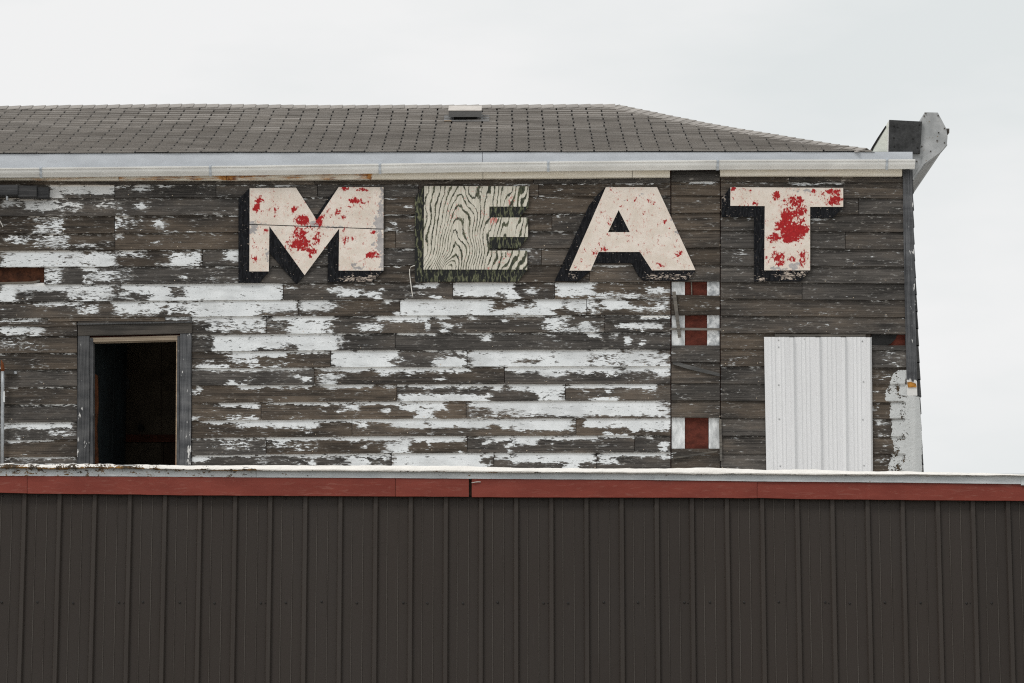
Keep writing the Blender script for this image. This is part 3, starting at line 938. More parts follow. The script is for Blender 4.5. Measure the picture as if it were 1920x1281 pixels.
# ---- doorway
door = obj("door_frame", *(lambda g: (g.v, g.f))((lambda g: (plate(g, [(146, 609), (359.5, 605), (359.5, 624.8), (146, 629.5)], .034, -.01), g)[1])(Geo())), M["bare"], bld)
def upright(name, x0, x1, x0b, x1b, y0, y1, of, ob, mat, left_paint=0.0, right_paint=0.0, parent=door):
    V, F, A = [], [], []
    n = 30
    for k in range(n + 1):
        t = k / n
        y = lerp(y0, y1, t)
        a, b = lerp(x0, x0b, t), lerp(x1, x1b, t)
        for j, (x, o) in enumerate(((a, ob), (a, of), ((a + b) / 2, of), (b, of), (b, ob))):
            p = W(x, y, of)
            V.append(Vector((p.x, DW - o, p.z)))
            lo = max(0, t - .45) * 1.1
            A.append((.02, left_paint * lo, .4 * left_paint * lo + .3 * right_paint * lo, right_paint * lo * 1.3, right_paint * lo)[j])
    for k in range(n):
        for j in range(4):
            a = k * 5 + j
            F.append((a, a + 1, a + 6, a + 5))
    F += [(0, 1, 2, 3, 4), tuple(n * 5 + j for j in (4, 3, 2, 1, 0))]
    return obj(name, V, F, mat, parent, {"paint": A})
upright("casing", 146, 167.5, 144, 167, 630, 905, .030, -.02, M["casing"], .75, .1)
upright("casing", 338, 359, 336, 357.5, 625.5, 905, .030, -.02, M["casing"], .1, .95)
upright("stop_moulding", 168.3, 174.5, 168, 174, 634, 905, .016, -.10, M["casing"], .1, .3)
upright("stop_moulding", 332.6, 337.2, 331, 335.4, 630, 905, .016, -.10, M["casing"], .1, .1)
upright("jamb_edge", 330.6, 332.3, 329, 330.7, 636, 905, .004, -.10, M["tanwood"], .1, .1)
g = Geo(); plate(g, [(168.5, 633.5), (337.5, 629), (334.5, 637.2), (174, 641)], .012, -.10); g.build("head_jamb", M["tanwood"], door)
g = Geo(); plate(g, [(145, 606.5), (360, 602.5), (360, 605), (145, 609)], .05, -.01); g.build("drip_cap", M["corner"], door)

# ---- inside the doorway
RXL, RXR = W(90, 700).x, W(700, 700).x
rz0, rz1 = W(250, 960).z, W(250, 560).z
g = Geo()
for a, b in (((RXL, DW + .15, rz0 - .1), (RXR, DW + 2.6, rz0)), ((RXL, DW + .15, rz1), (RXR, DW + 2.6, rz1 + .1)),
             ((RXL - .1, DW + .15, rz0), (RXL, DW + 2.6, rz1)), ((RXR, DW + .15, rz0), (RXR + .1, DW + 2.6, rz1))):
    g.box(a, b)
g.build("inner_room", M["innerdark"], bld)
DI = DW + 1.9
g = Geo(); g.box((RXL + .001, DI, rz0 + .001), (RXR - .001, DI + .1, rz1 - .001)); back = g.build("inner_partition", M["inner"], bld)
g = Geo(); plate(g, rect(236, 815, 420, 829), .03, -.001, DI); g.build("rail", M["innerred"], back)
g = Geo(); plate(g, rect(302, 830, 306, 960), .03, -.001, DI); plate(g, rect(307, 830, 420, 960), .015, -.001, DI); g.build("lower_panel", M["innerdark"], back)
g = Geo(); plate(g, rect(301.5, 560, 303.2, 814), .006, -.001, DI); g.build("panel_joint", M["innerdark"], back)
g = Geo(); plate(g, [(258, 798), (263, 795), (268, 797), (270, 803), (266, 808), (260, 806)], .05, -.001, DI); g.build("hook", M["tar"], back)
g = Geo()
a0, a1 = P(171, 700, DW + .12), P(238, 700, DW + .95)
for (t0, t1, dd) in ((0, .32, 0), (.34, .62, .004), (.64, .99, .0)):
    p0, p1 = a0.lerp(a1, t0), a0.lerp(a1, t1)
    nrm = Vector((-(a1 - a0).y, (a1 - a0).x, 0)).normalized() * -.03
    for q in (0,):
        fr = [Vector((p0.x, p0.y, rz0 + .1)), Vector((p1.x, p1.y, rz0 + .1)), Vector((p1.x, p1.y, rz1 - .02)), Vector((p0.x, p0.y, rz1 - .02))]
        g.hexa(fr, [v - nrm + Vector((dd, 0, 0)) for v in fr])
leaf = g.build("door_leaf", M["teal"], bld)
g = Geo()
plate(g, [(176.5, 700), (182.5, 704), (184, 760), (181, 800), (184, 870), (176, 900)], -.115, -.16)
g.build("broken_post", M["orange"], bld)
g = Geo(); plate(g, [(222, 640), (234, 640), (234, 700), (242, 712), (242, 728), (235, 730), (234, 905), (222, 905)], 0, -.04, DW + 1.05); g.build("stud", M["tar"], bld)

# ---- frieze, fascia and gutter
GT = [(-330, 320), (0, 316), (240, 313.6), (480, 311.3), (700, 308), (900, 305.2), (1130, 302.7), (1350, 300.8), (1715, 299.6)]
FT = [(-330, 290), (0, 288.2), (480, 286), (900, 285), (1350, 284.6), (1711, 284.8)]
FB = [(-330, 341), (0, 338), (480, 337), (900, 334.5), (1250, 331.5), (1350, 330), (1692, 330)]
def strip(name, x0, x1, ftop, fbot, of, ob, mat, step=14, wob=0.0, attr=None, rows=2):
    V, F, A = [], [], []
    n = max(2, int((x1 - x0) / step))
    for i in range(n + 1):
        x = lerp(x0, x1, i / n)
        yt, yb = ftop(x), fbot(x)
        for j in range(rows + 1):
            y = lerp(yt, yb, j / rows)
            p = W(x, y, of)
            V.append(Vector((p.x, DW - of - wob * nz(x * .02, j * .7, of * 9) , p.z)))
            A.append(attr(x, y) if attr else 0)
        for y in (yb, yt):
            p = W(x, y, of)
            V.append(Vector((p.x, DW - ob, p.z))); A.append(0)
    m_ = rows + 3
    for i in range(n):
        for j in range(m_):
            a, b = i * m_ + j, i * m_ + (j + 1) % m_
            F.append((a, b, b + m_, a + m_))
    F += [tuple(range(m_)), tuple(n * m_ + j for j in reversed(range(m_)))]
    return obj(name, V, F, mat, bld, {"rust": A})
def rusty(x, y):
    r = 0.0
    if 222 < x < 690:
        r = .50 + .25 * nz(x * .03, 1) - .0006 * max(0, x - 480)
    if 690 <= x < 697:
        r = 1.2
    if 410 < x < 445:
        r += .35
    if x < 222:
        r = .28
    return r
for a, b in ((-330, 222), (223, 424), (425, 905), (906, 1185), (1186, 1256)):
    strip("frieze_board", a, b, lambda x: pl(GT, x) + 8, lambda x: pl(FB, x), .060, -.01, M["frieze"], 7, 0, rusty, 3)
strip("frieze_board", 1350.5, 1691.5, lambda x: pl(GT, x) + 8, lambda x: pl(FB, x) - .6, .060, -.01, M["frieze"], 7, 0, rusty, 3)
for a, b in ((-330, 904), (904.8, 1711)):
    strip("fascia_board", a, b, lambda x: pl(FT, x), lambda x: pl(GT, x) + 15, .075 + (.002 if 900 < a < 1000 else 0), .035, M["fascia"], 16, .004)
# gutter: pressed profile
PROF = [(.078, .004), (.078, -.066), (.125, -.072), (.135, -.060), (.150, -.046), (.158, -.034), (.163, -.012), (.172, -.008), (.173, .004), (.166, .006), (.160, .003), (.160, -.006),
        (.152, -.032), (.120, -.066), (.082, -.060), (.082, .004)]
def gutter_piece(x0, x1):
    V, F = [], []
    n = max(1, int((x1 - x0) / 30)); m_ = len(PROF)
    for i in range(n + 1):
        x = lerp(x0, x1, i / n)
        b = W(x, pl(GT, x), .172)
        for (o, dz) in PROF:
            V.append(Vector((b.x, DW - o + .002 * nz(x * .01, 3), b.z + dz * 1.06 + .0012 * nz(x * .03, o * 10))))
    for i in range(n):
        for j in range(m_):
            a, c = i * m_ + j, i * m_ + (j + 1) % m_
            F.append((a, c, c + m_, a + m_))
    F += [tuple(range(m_)), tuple(n * m_ + j for j in reversed(range(m_)))]
    return V, F
gut = None
for a, b in ((-330, 425.3), (425.9, 1647.2), (1647.8, 1715)):
    V, F = gutter_piece(a, b)
    if gut is None:
        gut = obj("gutter", V, F, M["gutter"], bld)
    else:
        obj("gutter_length", V, F, M["gutter"], gut)
g = Geo()
b_ = W(1715, pl(GT, 1715), .172)
g.hexa([(b_.x, DW - o, b_.z + dz * 1.06) for o, dz in PROF[:9]], [(b_.x + .006, DW - o, b_.z + dz * 1.06) for o, dz in PROF[:9]])
g.build("end_cap", M["gutter"], gut)
for x in (-240, 76, 394, 712, 1028, 1346, 1663.5):
    g = Geo()
    b = W(x, pl(GT, x), .18)
    pr = [(.076, .026), (.150, .020), (.178, .008), (.178, -.012), (.168, -.016), (.157, -.052), (.130, -.084), (.122, -.080), (.150, -.050), (.160, -.018), (.165, -.012), (.172, 0), (.150, .014), (.076, .020)]
    g.hexa([(b.x - .011, DW - o, b.z + dz * 1.0) for o, dz in pr], [(b.x + .011, DW - o, b.z + dz * 1.0) for o, dz in pr])
    dome(g, (b.x, DW - .178, b.z - .002), .007, .004)
    g.build("bracket", M["bracket"], gut)

# ---- roof: slightly dished slope, individual shingle tabs
NR = 26
DE = DW - .085
ze = P(900, 285.4, DE).z
slopes = [math.radians(lerp(20.5, 25.2, (k / (NR - 1)) ** .8)) for k in range(NR)]
def prof(L):
    y, z = [0.0], [0.0]
    for a in slopes:
        y.append(y[-1] + L * math.cos(a)); z.append(z[-1] + L * math.sin(a))
    return y, z
lo, hi = .04, .2
for _ in range(40):
    L = (lo + hi) / 2
    y_, z_ = prof(L)
    if proj(Vector((0, DE + y_[-1], ze + z_[-1])))[1] > 199.5:
        lo = L
    else:
        hi = L
PY_, PZ_ = prof(L)
RUN = PY_[-1]
XH1 = P(1157, 200, DE + RUN).x           # ridge end
XH0 = P(1640, 284, DE).x                 # foot of the hip
def eave_dz(X):
    px, _ = proj(Vector((X, DE, ze)))
    return P(px, pl(FT, px) - .4, DE).z - ze
RID = [(-400, 203), (0, 203), (180, 201), (370, 199), (600, 201.5), (850, 201), (1157, 199.5)]
def ridge_dz(X):
    zr = ze + PZ_[-1]
    px, _ = proj(Vector((X, DE + RUN, zr)))
    return P(px, pl(RID, px), DE + RUN).z - zr
def R(X, s, up=0.0):
    s = max(0.0, s)
    k = min(NR - 1, int(s * NR)); t = s * NR - k
    yy = lerp(PY_[k], PY_[k + 1], t); zz = lerp(PZ_[k], PZ_[k + 1], t)
    a = slopes[k]
    zz += lerp(eave_dz(X), ridge_dz(X), s) + .010 * nz(X * .9, s * 2.2) * math.sin(math.pi * min(1, s)) + .003 * nz(X * 3.1, s * 9)
    return Vector((X, DE + yy - up * math.sin(a), ze + zz + up * math.cos(a)))
def hipx(s):
    k = min(NR - 1, int(s * NR)); t = s * NR - k
    return lerp(XH0, XH1, lerp(PY_[k], PY_[k + 1], t) / RUN)
# deck
V, F = [], []
na = 26
XA = P(-330, 286, DE).x
for i in range(NR + 1):
    for j in range(na + 1):
        s = i / NR
        V.append(R(lerp(XA, hipx(s), j / na), s, -.004))
for i in range(NR):
    for j in range(na):
        a = i * (na + 1) + j
        F.append((a, a + 1, a + na + 2, a + na + 1))
# hip end and back slope
hb = []
for i in range(NR + 1):
    s = i / NR
    p = R(hipx(s), s, -.006)
    hb.append(p)
b0 = len(V)
V += hb + [Vector((p.x, 2 * (DE + RUN) - p.y, p.z)) for p in hb]
nb = NR + 1
for i in range(NR):
    F.append((b0 + i, b0 + i + 1, b0 + nb + i + 1, b0 + nb + i))
b1 = len(V)
pr_, pe_ = R(XH1, 1, -.008), R(XH0, 0, -.008)
V += [Vector((XA, pr_.y, pr_.z)), pr_, Vector((pe_.x, 2 * pr_.y - pe_.y, pe_.z)), Vector((XA, 2 * pr_.y - pe_.y, pe_.z))]
F.append((b1, b1 + 1, b1 + 2, b1 + 3))
# close the underside
V += [Vector((XA, DE + .02, pe_.z - .02)), Vector((XH0, DE + .02, pe_.z - .02)), Vector((XH0, 2 * pr_.y - pe_.y, pe_.z - .02)), Vector((XA, 2 * pr_.y - pe_.y, pe_.z - .02))]
F.append((b1 + 4, b1 + 5, b1 + 6, b1 + 7))
roof = obj("roof", V, F, M["tar"], bld)  # black deck colour stands in for the shade in the shingle cut-outs

TABW = P(930 + 61.5, 286, DE).x - P(930, 286, DE).x
tabs = []
for r in range(NR):
    s0, s1 = r / NR, min(1.0, (r + 1.02) / NR)
    off = (r % 2) * .5 * TABW + (P(930, 286, DE).x) + random.uniform(-.006, .006)
    k = math.floor((XA - off) / TABW)
    while True:
        xa = off + k * TABW + .009
        xb = off + (k + 1) * TABW - .009
        k += 1
        if xa < XA:
            continue
        lim = hipx(s0) - .03
        if xa > lim - .05:
            break
        xb0 = min(xb, lim)
        xb1 = min(xb, hipx(min(1, (r + 1) / NR)) - .03)
        if xb1 <= xa + .01:
            continue
        lift = .0175 + random.uniform(-.001, .002) + (random.random() < .04) * .006
        js = random.uniform(-.05, .05) / NR
        g0 = [R(xa, s0 + js, lift), R(xb0, s0 + js + random.uniform(-.03, .03) / NR, lift), R(xb1, s1, .001), R(xa, s1, .001)]
        g1 = [R(xa, s0 + js, .0), R(xb0, s0 + js, .0), R(xb1, s1, -.003), R(xa, s1, -.003)]
        tabs.append((r, proj(g0[0])[0], g0, g1))
FBOX = [(0, 1, 2, 3), (7, 6, 5, 4), (0, 4, 5, 1), (1, 5, 6, 2), (2, 6, 7, 3), (3, 7, 4, 0)]
vis = sorted([t for t in tabs if t[1] > -45], key=lambda t: -t[0])
rest = Geo()
for q, t in enumerate(vis):
    if q < 300:
        obj("shingle", t[2] + t[3], FBOX, M["shingle"], roof)
    else:
        rest.add(t[2] + t[3], FBOX)
for t in tabs:
    if t[1] <= -45:
        rest.add(t[2] + t[3], FBOX)
rs_ = rest.build("shingle_courses", M["shingle"], roof)
rs_["kind"] = "stuff"
# ridge caps
cap_w = P(600 + 23.2, 199, DE + RUN).x - P(600, 199, DE + RUN).x
X = XH1 - .02
while X > XA:
    a, b = X - cap_w * 1.25, X
    u0, u1 = .006, .016
    s_ = 1 - 1.25 / NR
    top0, top1 = R(a, 1, u0 + .012), R(b, 1, u1 + .012)
    f0, f1 = R(a, s_, u0 + .006), R(b, s_, u1 + .006)
    mir = lambda p: Vector((p.x, 2 * (DE + RUN) - p.y, p.z))
    dn = Vector((0, 0, -.008))
    v = [top0, top1, f0, f1, mir(f0), mir(f1)]
    v += [p + dn for p in v]
    obj("ridge_cap", v, [(0, 1, 3, 2), (1, 0, 4, 5), (6, 8, 9, 7), (7, 11, 10, 6), (2, 3, 9, 8), (5, 4, 10, 11), (1, 7, 9, 3), (1, 5, 11, 7), (0, 2, 8, 6), (0, 6, 10, 4)], M["shingle"], roof)
    X -= cap_w
# hip caps
hp = [R(hipx(i / 60), i / 60, .006) for i in range(61)]
tot = sum((b - a).length for a, b in zip(hp, hp[1:]))
def hip_at(d):
    for a, b in zip(hp, hp[1:]):
        l = (b - a).length
        if d <= l:
            return a.lerp(b, d / l)
        d -= l
    return hp[-1]
d = .10
while d < tot - .03:
    p0, p1 = hip_at(d), hip_at(min(tot, d + .165))
    dr = (p1 - p0).normalized()
    fw = Vector((-.70, -.70, -.30)).normalized()       # wing on the front slope
    bw = Vector((.70, .70, -.30)).normalized()
    l0, l1 = .020, .010
    c0, c1 = p0 + Vector((0, 0, l0)), p1 + Vector((0, 0, l1))
    wv = .15
    f0, f1 = c0 + fw * wv + Vector((0, 0, -.012)), c1 + fw * wv + Vector((0, 0, -.012))
    e0, e1 = c0 + bw * wv, c1 + bw * wv
    dn = Vector((0, 0, -.010))
    v = [c0, c1, f0, f1, e0, e1]
    v += [p + dn for p in v]
    obj("hip_cap", v, [(0, 1, 3, 2), (1, 0, 4, 5), (6, 8, 9, 7), (7, 11, 10, 6), (2, 3, 9, 8), (5, 4, 10, 11), (1, 7, 9, 3), (1, 5, 11, 7), (0, 2, 8, 6), (0, 6, 10, 4)], M["shingle"], roof)
    d += .118
# dark drip edge under the first course
g = Geo()
for x in range(-330, 1622, 40):
    x2 = min(1622, x + 40)
    plate(g, [(x, pl(FT, x) - 1.6), (x2, pl(FT, x2) - 1.6), (x2, pl(FT, x2) - .2), (x, pl(FT, x) - .2)], .086, .03)
g.build("drip_edge", M["tar"], roof)
g = Geo()
plate(g, [(1525, 280.6), (1594, 280.2), (1596, 281.6), (1620, 282), (1622, 284.2), (1525, 284)], .07, -.4)
g.build("eave_flashing", M["tar"], roof)

# ---- cornice of the end front, running back along the right side
g = Geo()
fr = [P(x, y, DW - .02) for x, y in ((1706, 286), (1727, 226), (1733.8, 210.6), (1758.5, 211.2), (1774, 240.5), (1776.8, 256), (1775.6, 270), (1763, 284.5), (1732.5, 306.5), (1711.5, 336), (1706, 336))]
g.hexa(fr, [Vector((p.x, DB + .1, p.z)) for p in fr])
corn = g.build("cornice", M["cornice"], bld)
g = Geo(); plate(g, [(1729, 296), (1774.3, 265.5), (1775.8, 271), (1763.5, 285.5), (1733, 307.5), (1712.3, 337.5), (1710.5, 335), (1729, 305)], .026, -.1); g.build("cornice_edge_strip", M["cornice"], corn)
g = Geo(); plate(g, [(1713, 338.5), (1733.5, 309), (1764, 286.8), (1776.5, 272), (1775.6, 270.5), (1763, 285), (1732.5, 307), (1711, 337)], .012, -.05); g.build("cornice_soffit_trim", M["cornice"], corn)
g = Geo(); plate(g, [(1774.5, 241), (1780.2, 241.2), (1780, 249), (1777, 252.5), (1776.3, 246)], 0, -.3); g.build("cornice_lip", M["bare"], corn)
g = Geo()
for x, y in ((1736, 213), (1733, 218), (1759, 217), (1771, 241), (1760, 249), (1757, 264), (1745, 284), (1728.5, 275), (1771, 268), (1719, 303)):
    dome(g, P(x, y, DW - .027), .0075, .004)
g.build("cornice_bolt", M["bare"], corn)
g = Geo(); plate(g, [(1667.5, 224.8), (1729, 228), (1725.3, 287.4), (1666, 284.2)], .055, -3.6)
box = g.build("parapet_end", M["felt"], bld)
g = Geo()
for x, y in ((1676, 237), (1683, 239), (1724, 234.5), (1676, 259), (1711.5, 260.5), (1720.5, 277.5), (1677, 275)):
    dome(g, P(x, y, DW - .055), .009, .004)
g.build("roofing_nail", M["tar"], box)
g = Geo(); plate(g, [(1667.3, 225), (1666, 284.5), (1634, 284.5), (1637, 277), (1660, 238)], .03, -3.6)
gus = g.build("parapet_gusset", M["pale"], bld)
g = Geo(); plate(g, [(1660.5, 235.5), (1662, 238.5), (1640, 275), (1636, 283), (1634, 283), (1635, 275.5), (1645, 259)], .034, -3.6); g.build("gusset_edge", M["tar"], gus)
g = Geo(); plate(g, [(1666, 227), (1667.4, 225.2), (1666, 284.6), (1663.4, 284.6)], .045, -.05); g.build("gusset_trim", M["gutter"], gus)

# ================================================================== letters
def inside_cells(pix, of, step):
    """front face of a flat shape cut into small cells so it can carry worn paint"""
    loops = [[P(x, y, DW - of) for x, y in lp] for lp in pix]
    flat = [v for lp in loops for v in lp]
    bm = bmesh.new()
    bv = [bm.verts.new(v) for v in flat]
    for t in tessellate_polygon(loops):
        try:
            bm.faces.new([bv[i] for i in t])
        except ValueError:
            pass
    xs = [v.x for v in flat]; zs = [v.z for v in flat]
    st = step / 206.0
    for lo_, hi_, ax in ((min(xs), max(xs), 0), (min(zs), max(zs), 2)):
        q = lo_ + st
        while q < hi_:
            co = Vector((q if ax == 0 else 0, 0, q if ax == 2 else 0))
            no = Vector((1, 0, 0)) if ax == 0 else Vector((0, 0, 1))
            bmesh.ops.bisect_plane(bm, geom=bm.verts[:] + bm.edges[:] + bm.faces[:], plane_co=co, plane_no=no, dist=1e-6)
            q += st
    bm.verts.index_update()
    V = [v.co.copy() for v in bm.verts]
    F = [tuple(v.index for v in f.verts) for f in bm.faces]
    bm.free()
    return loops, V, F

def shape(name, pix, of, ob, mat, parent, fields, step=4.0):
    loops, V, F = inside_cells(pix, of, step)
    for lp in loops:
        b = len(V); n = len(lp)
        V += [p.copy() for p in lp] + [Vector((p.x, DW - ob, p.z)) for p in lp]
        F += [(b + i, b + (i + 1) % n, b + n + (i + 1) % n, b + n + i) for i in range(n)]
    attrs = {}
    pp = [proj(v) for v in V]
    for k, fn in fields.items():
        attrs[k] = [fn(x, y) for x, y in pp]
    return obj(name, V, F, mat, parent, attrs)

def blobs(ox, oy, s):
    out = []
    for r in s.split(";"):
        r = r.split()
        if r:
            cx, cy, rx, ry, v = (float(k) for k in r[:5])
            out.append((ox + cx / 4, oy + cy / 4, rx / 4, ry / 4, v))
    return out
def field(bl, base=0.02):
    def f(x, y):
        x += 4.5 * nz(x * .09, y * .14, 2) + 2 * nz(x * .3, y * .3, 5); y += 4 * nz(x * .12, y * .12, 8) + 2 * nz(x * .3, y * .3, 6)
        c = base
        for cx, cy, rx, ry, v in bl:
            d = ((x - cx) / rx) ** 2 + ((y - cy) / ry) ** 2
            if d < 3:
                c = max(c, v * .95 * max(0.0, min(1.0, 1.25 - .55 * d)))
        return c
    return f

RED_M = blobs(440, 180, "180 780 22 25 .9;165 840 25 25 .85;445 850 22 22 .9;510 930 48 36 .97;635 940 28 36 .97;660 905 18 20 .6;910 785 52 20 .85;880 828 60 10 .5;775 865 22 25 .7;820 910 18 14 .8;820 695 32 12 .82;965 705 42 12 .75;"
              "480 1030 60 42 .7;490 1110 72 40 .97;580 1165 36 22 .97;560 1200 20 20 .72;620 1060 25 50 .52;610 1010 15 20 .5;850 1075 50 26 .5;820 1015 30 18 .45;1045 1022 28 10 .92;1040 1195 45 24 .82;150 1225 25 22 .75;135 1085 10 20 .6;235 1010 18 10 .7;300 870 14 35 .4;370 870 12 25 .4;740 775 15 20 .4;960 800 40 12 .5;1000 820 30 8 .5;1060 740 15 30 .25;560 980 40 30 .5;700 860 20 20 .3")
PEEL_M = blobs(440, 180, "1108 720 14 80 .8;1100 860 18 90 .9;1085 960 30 60 .9;1095 1100 22 90 .85;1105 1230 16 90 .8;130 985 34 50 .8;590 960 30 26 .65;700 985 130 9 .6;245 1180 14 60 .5;890 1265 20 12 .8;1060 1110 40 12 .7;1000 1000 40 14 .5;180 960 60 8 .5;930 1295 36 14 .8;700 1260 18 50 .3")
RED_A = blobs(900, 180, "985 700 35 20 .52;1270 770 20 26 .52;1290 805 14 8 .75;1055 830 22 10 .55;970 940 20 25 .52;940 990 14 10 .65;965 1040 14 12 .85;1390 945 12 18 .75;1425 990 10 10 .85;1480 1185 26 18 .52;1470 1130 15 20 .42;855 1170 32 22 .52;770 1160 25 30 .36;1280 1130 18 20 .38;1160 780 10 20 .42;1340 1255 15 15 .62;925 900 40 40 .25;760 1235 15 10 .62;1220 920 12 30 .35;930 1150 20 6 .6;870 950 15 10 .5;720 1290 10 8 .6;1370 1275 15 8 .6")
PEEL_A = blobs(900, 180, "1215 745 16 8 .9;1480 1020 26 30 .5;1440 910 14 30 .5;1140 1020 26 10 .6;1560 1080 20 30 .3;1140 880 26 20 .0")
RED_T = blobs(1320, 180, "545 745 25 30 .82;680 790 50 40 .6;720 780 25 25 .82;615 800 30 25 .5;820 715 20 15 .82;965 720 52 25 .8;985 780 50 34 .8;940 790 30 30 .6;870 740 40 20 .42;830 800 20 15 .42;335 705 15 12 .72;380 805 25 15 .62;212 700 14 18 .75;630 900 50 45 .92;690 890 30 40 .76;740 850 30 40 .72;720 920 40 40 .62;600 980 60 42 .96;680 1010 70 52 1.0;760 1000 25 30 .82;660 1060 72 36 .95;530 1060 46 22 .97;510 1095 25 12 .75;560 1210 46 36 .85;660 1225 36 20 .62;740 1215 25 45 .62;570 1255 40 24 .7;735 1255 20 24 .6;620 830 60 40 .35;465 935 10 15 .6;470 1225 8 20 .6;530 1160 10 20 .4")
PEEL_T = blobs(1320, 180, "770 710 36 14 .75;680 1275 36 26 .85;560 1295 60 14 .7;790 1050 10 60 .3;700 700 60 8 .5")
RED_E = blobs(900, 180, "235 790 20 35 .55;100 930 30 20 .75;20 880 22 25 .5;215 1190 25 20 .45;300 720 40 20 .3;150 1230 40 30 .3;70 1290 20 10 .5;-40 700 40 20 .3;-200 880 40 60 .28;-420 900 20 15 .5;280 1010 30 30 .2")

def letter(label, shade_loops, faces, red, peel, vecbase, shade_mat, face_mat, speel, extra=None):
    xs = [p[0] for p in shade_loops[0]]; ys_ = [p[1] for p in shade_loops[0]]
    base = W((min(xs) + max(xs)) / 2, max(ys_), .02)
    t = thing("sign_letter", label, "sign letter", base, "letters of the sign on the wall")
    shape("shade", shade_loops, .036, .018, shade_mat, t, {"peel": speel}, 6.0)
    for fc in faces:
        f = {"red": red, "peel": peel}
        if extra:
            f.update(extra)
        shape("face", fc, .041, .0365, face_mat, t, f, 3.6)
    return t

letter("cream letter M with red flecks and black drop shade, split across its middle",
       [[(468, 353), (555, 352), (591, 408), (615, 372), (635, 351), (719, 351), (719, 508), (699, 528), (614, 529), (615, 451), (571, 516), (556, 533), (505, 474), (504, 509), (486, 530), (447, 530), (447, 374)]],
       [[[(468, 353), (555, 352), (594, 413), (635, 351), (719, 351), (719, 429), (468, 420)]],
        [[(468, 421.6), (719, 430.6), (719, 507.5), (635, 507.5), (636, 428.5), (571, 516), (505, 424.2), (504, 509), (467.5, 509)]]],
       field(RED_M, .075), field(PEEL_M, .05), None, M["shade"], M["letter"],
       field([(675, 524, 34, 5, .75), (700, 520, 14, 6, .5), (478, 525, 3, 2, .6), (448, 420, 2, 1.5, .4)]))

def ring_field(x, y):
    dy = y - 352
    w = 13 * nz(x * .014, y * .008, 1.3) + 6 * nz(x * .04, y * .02, 4.4)
    # tall arches about a leaning axis, a tight eye near the foot, a small funnel at the top
    ax = 876 - dy * .20 + 8 * nz(y * .02, 5.0)
    u = x + w - ax
    h = math.sqrt(u * u + 40) * .084 - dy * .042 * math.exp(-(u / 46) ** 2)
    h += .012 * dy * (1 if u < 0 else .4) * min(1, abs(u) / 40)
    h += -1.5 * math.exp(-(((x - 843) / 15) ** 2 + ((y - 500) / 13) ** 2))
    h += 1.7 * math.exp(-(((x - 884) / 13) ** 2 + ((y - 362) / 26) ** 2))
    h += .35 * nz(x * .05, y * .03, 7)
    if x > 905:
        h += min(1, (x - 905) / 14) * (1.5 * nz(x * .045, y * .010, 11) + .5 * nz(x * .1, y * .03, 12))
    return h
def green_field(x, y):
    g_ = .15 + .35 * max(0, nz(x * .03, y * .015, 6))
    if x > 915:
        g_ = .30 + .95 * nz(x * .06, y * .015, 3)
    return max(0, min(1, g_))
letter("raw plywood letter E with olive ring grain showing through pale paint",
       [[(795, 349), (991, 349.5), (991, 387.5), (974.4, 408), (990, 408), (990, 444.5), (973, 465.5), (917.5, 466), (917.5, 470), (988.5, 470), (988.5, 505.5), (971, 528), (778, 528), (778, 370)]],
       [[[(795.5, 349), (991, 349.5), (991, 387.5), (917.5, 387.5), (917.5, 408), (990, 408), (990, 444.5), (917.5, 444.5), (917.5, 470), (988.5, 470), (988.5, 505.5), (794, 505.5)]]],
       field(RED_E), field([]), None, M["plyshade"], M["ply"], field([]), {"ring": ring_field, "green": green_field})

letter("cream letter A with sparse red specks and black drop shade",
       [[(1136, 351), (1232, 351), (1304, 506), (1303, 511), (1288, 526.5), (1206, 526), (1196, 516), (1184, 493), (1114, 493), (1107.5, 507.5), (1085, 527), (1040, 527), (1104, 386), (1122, 363)],
        [(1140, 435.5), (1153, 435.5), (1148, 419)]],
       [[[(1136, 351), (1232, 351), (1304, 506.5), (1222.5, 507), (1200, 472.5), (1122.5, 472.5), (1107.5, 507.5), (1067.5, 507.5)], [(1160, 394), (1140, 435.5), (1181, 435.5)]]],
       field(RED_A, .055), field(PEEL_A, .04), None, M["shade"], M["letter"], field([(1255, 520, 42, 5, .62), (1225, 518, 12, 5, .5), (1295, 517, 8, 6, .5), (1074, 518, 6, 4, .4)]))

letter("cream letter T with the largest blotch of red paint on its stem",
       [[(1369.5, 351), (1581, 352.5), (1581, 388), (1562, 408.5), (1519, 408.5), (1519, 507), (1501, 527.5), (1414, 527.5), (1414, 407), (1353.5, 406.5), (1353.5, 372)]],
       [[[(1369.5, 351), (1581, 352.5), (1581, 388), (1519, 388), (1519, 507), (1433, 507), (1434, 386.5), (1369.5, 386)]]],
       field(RED_T, .075), field(PEEL_T, .04), None, M["shade"], M["letter"], field([(1484, 517, 26, 6, .72), (1508, 513, 10, 4, .6), (1425, 524, 14, 2.5, .6), (1357, 372, 4, 6, .6)]))

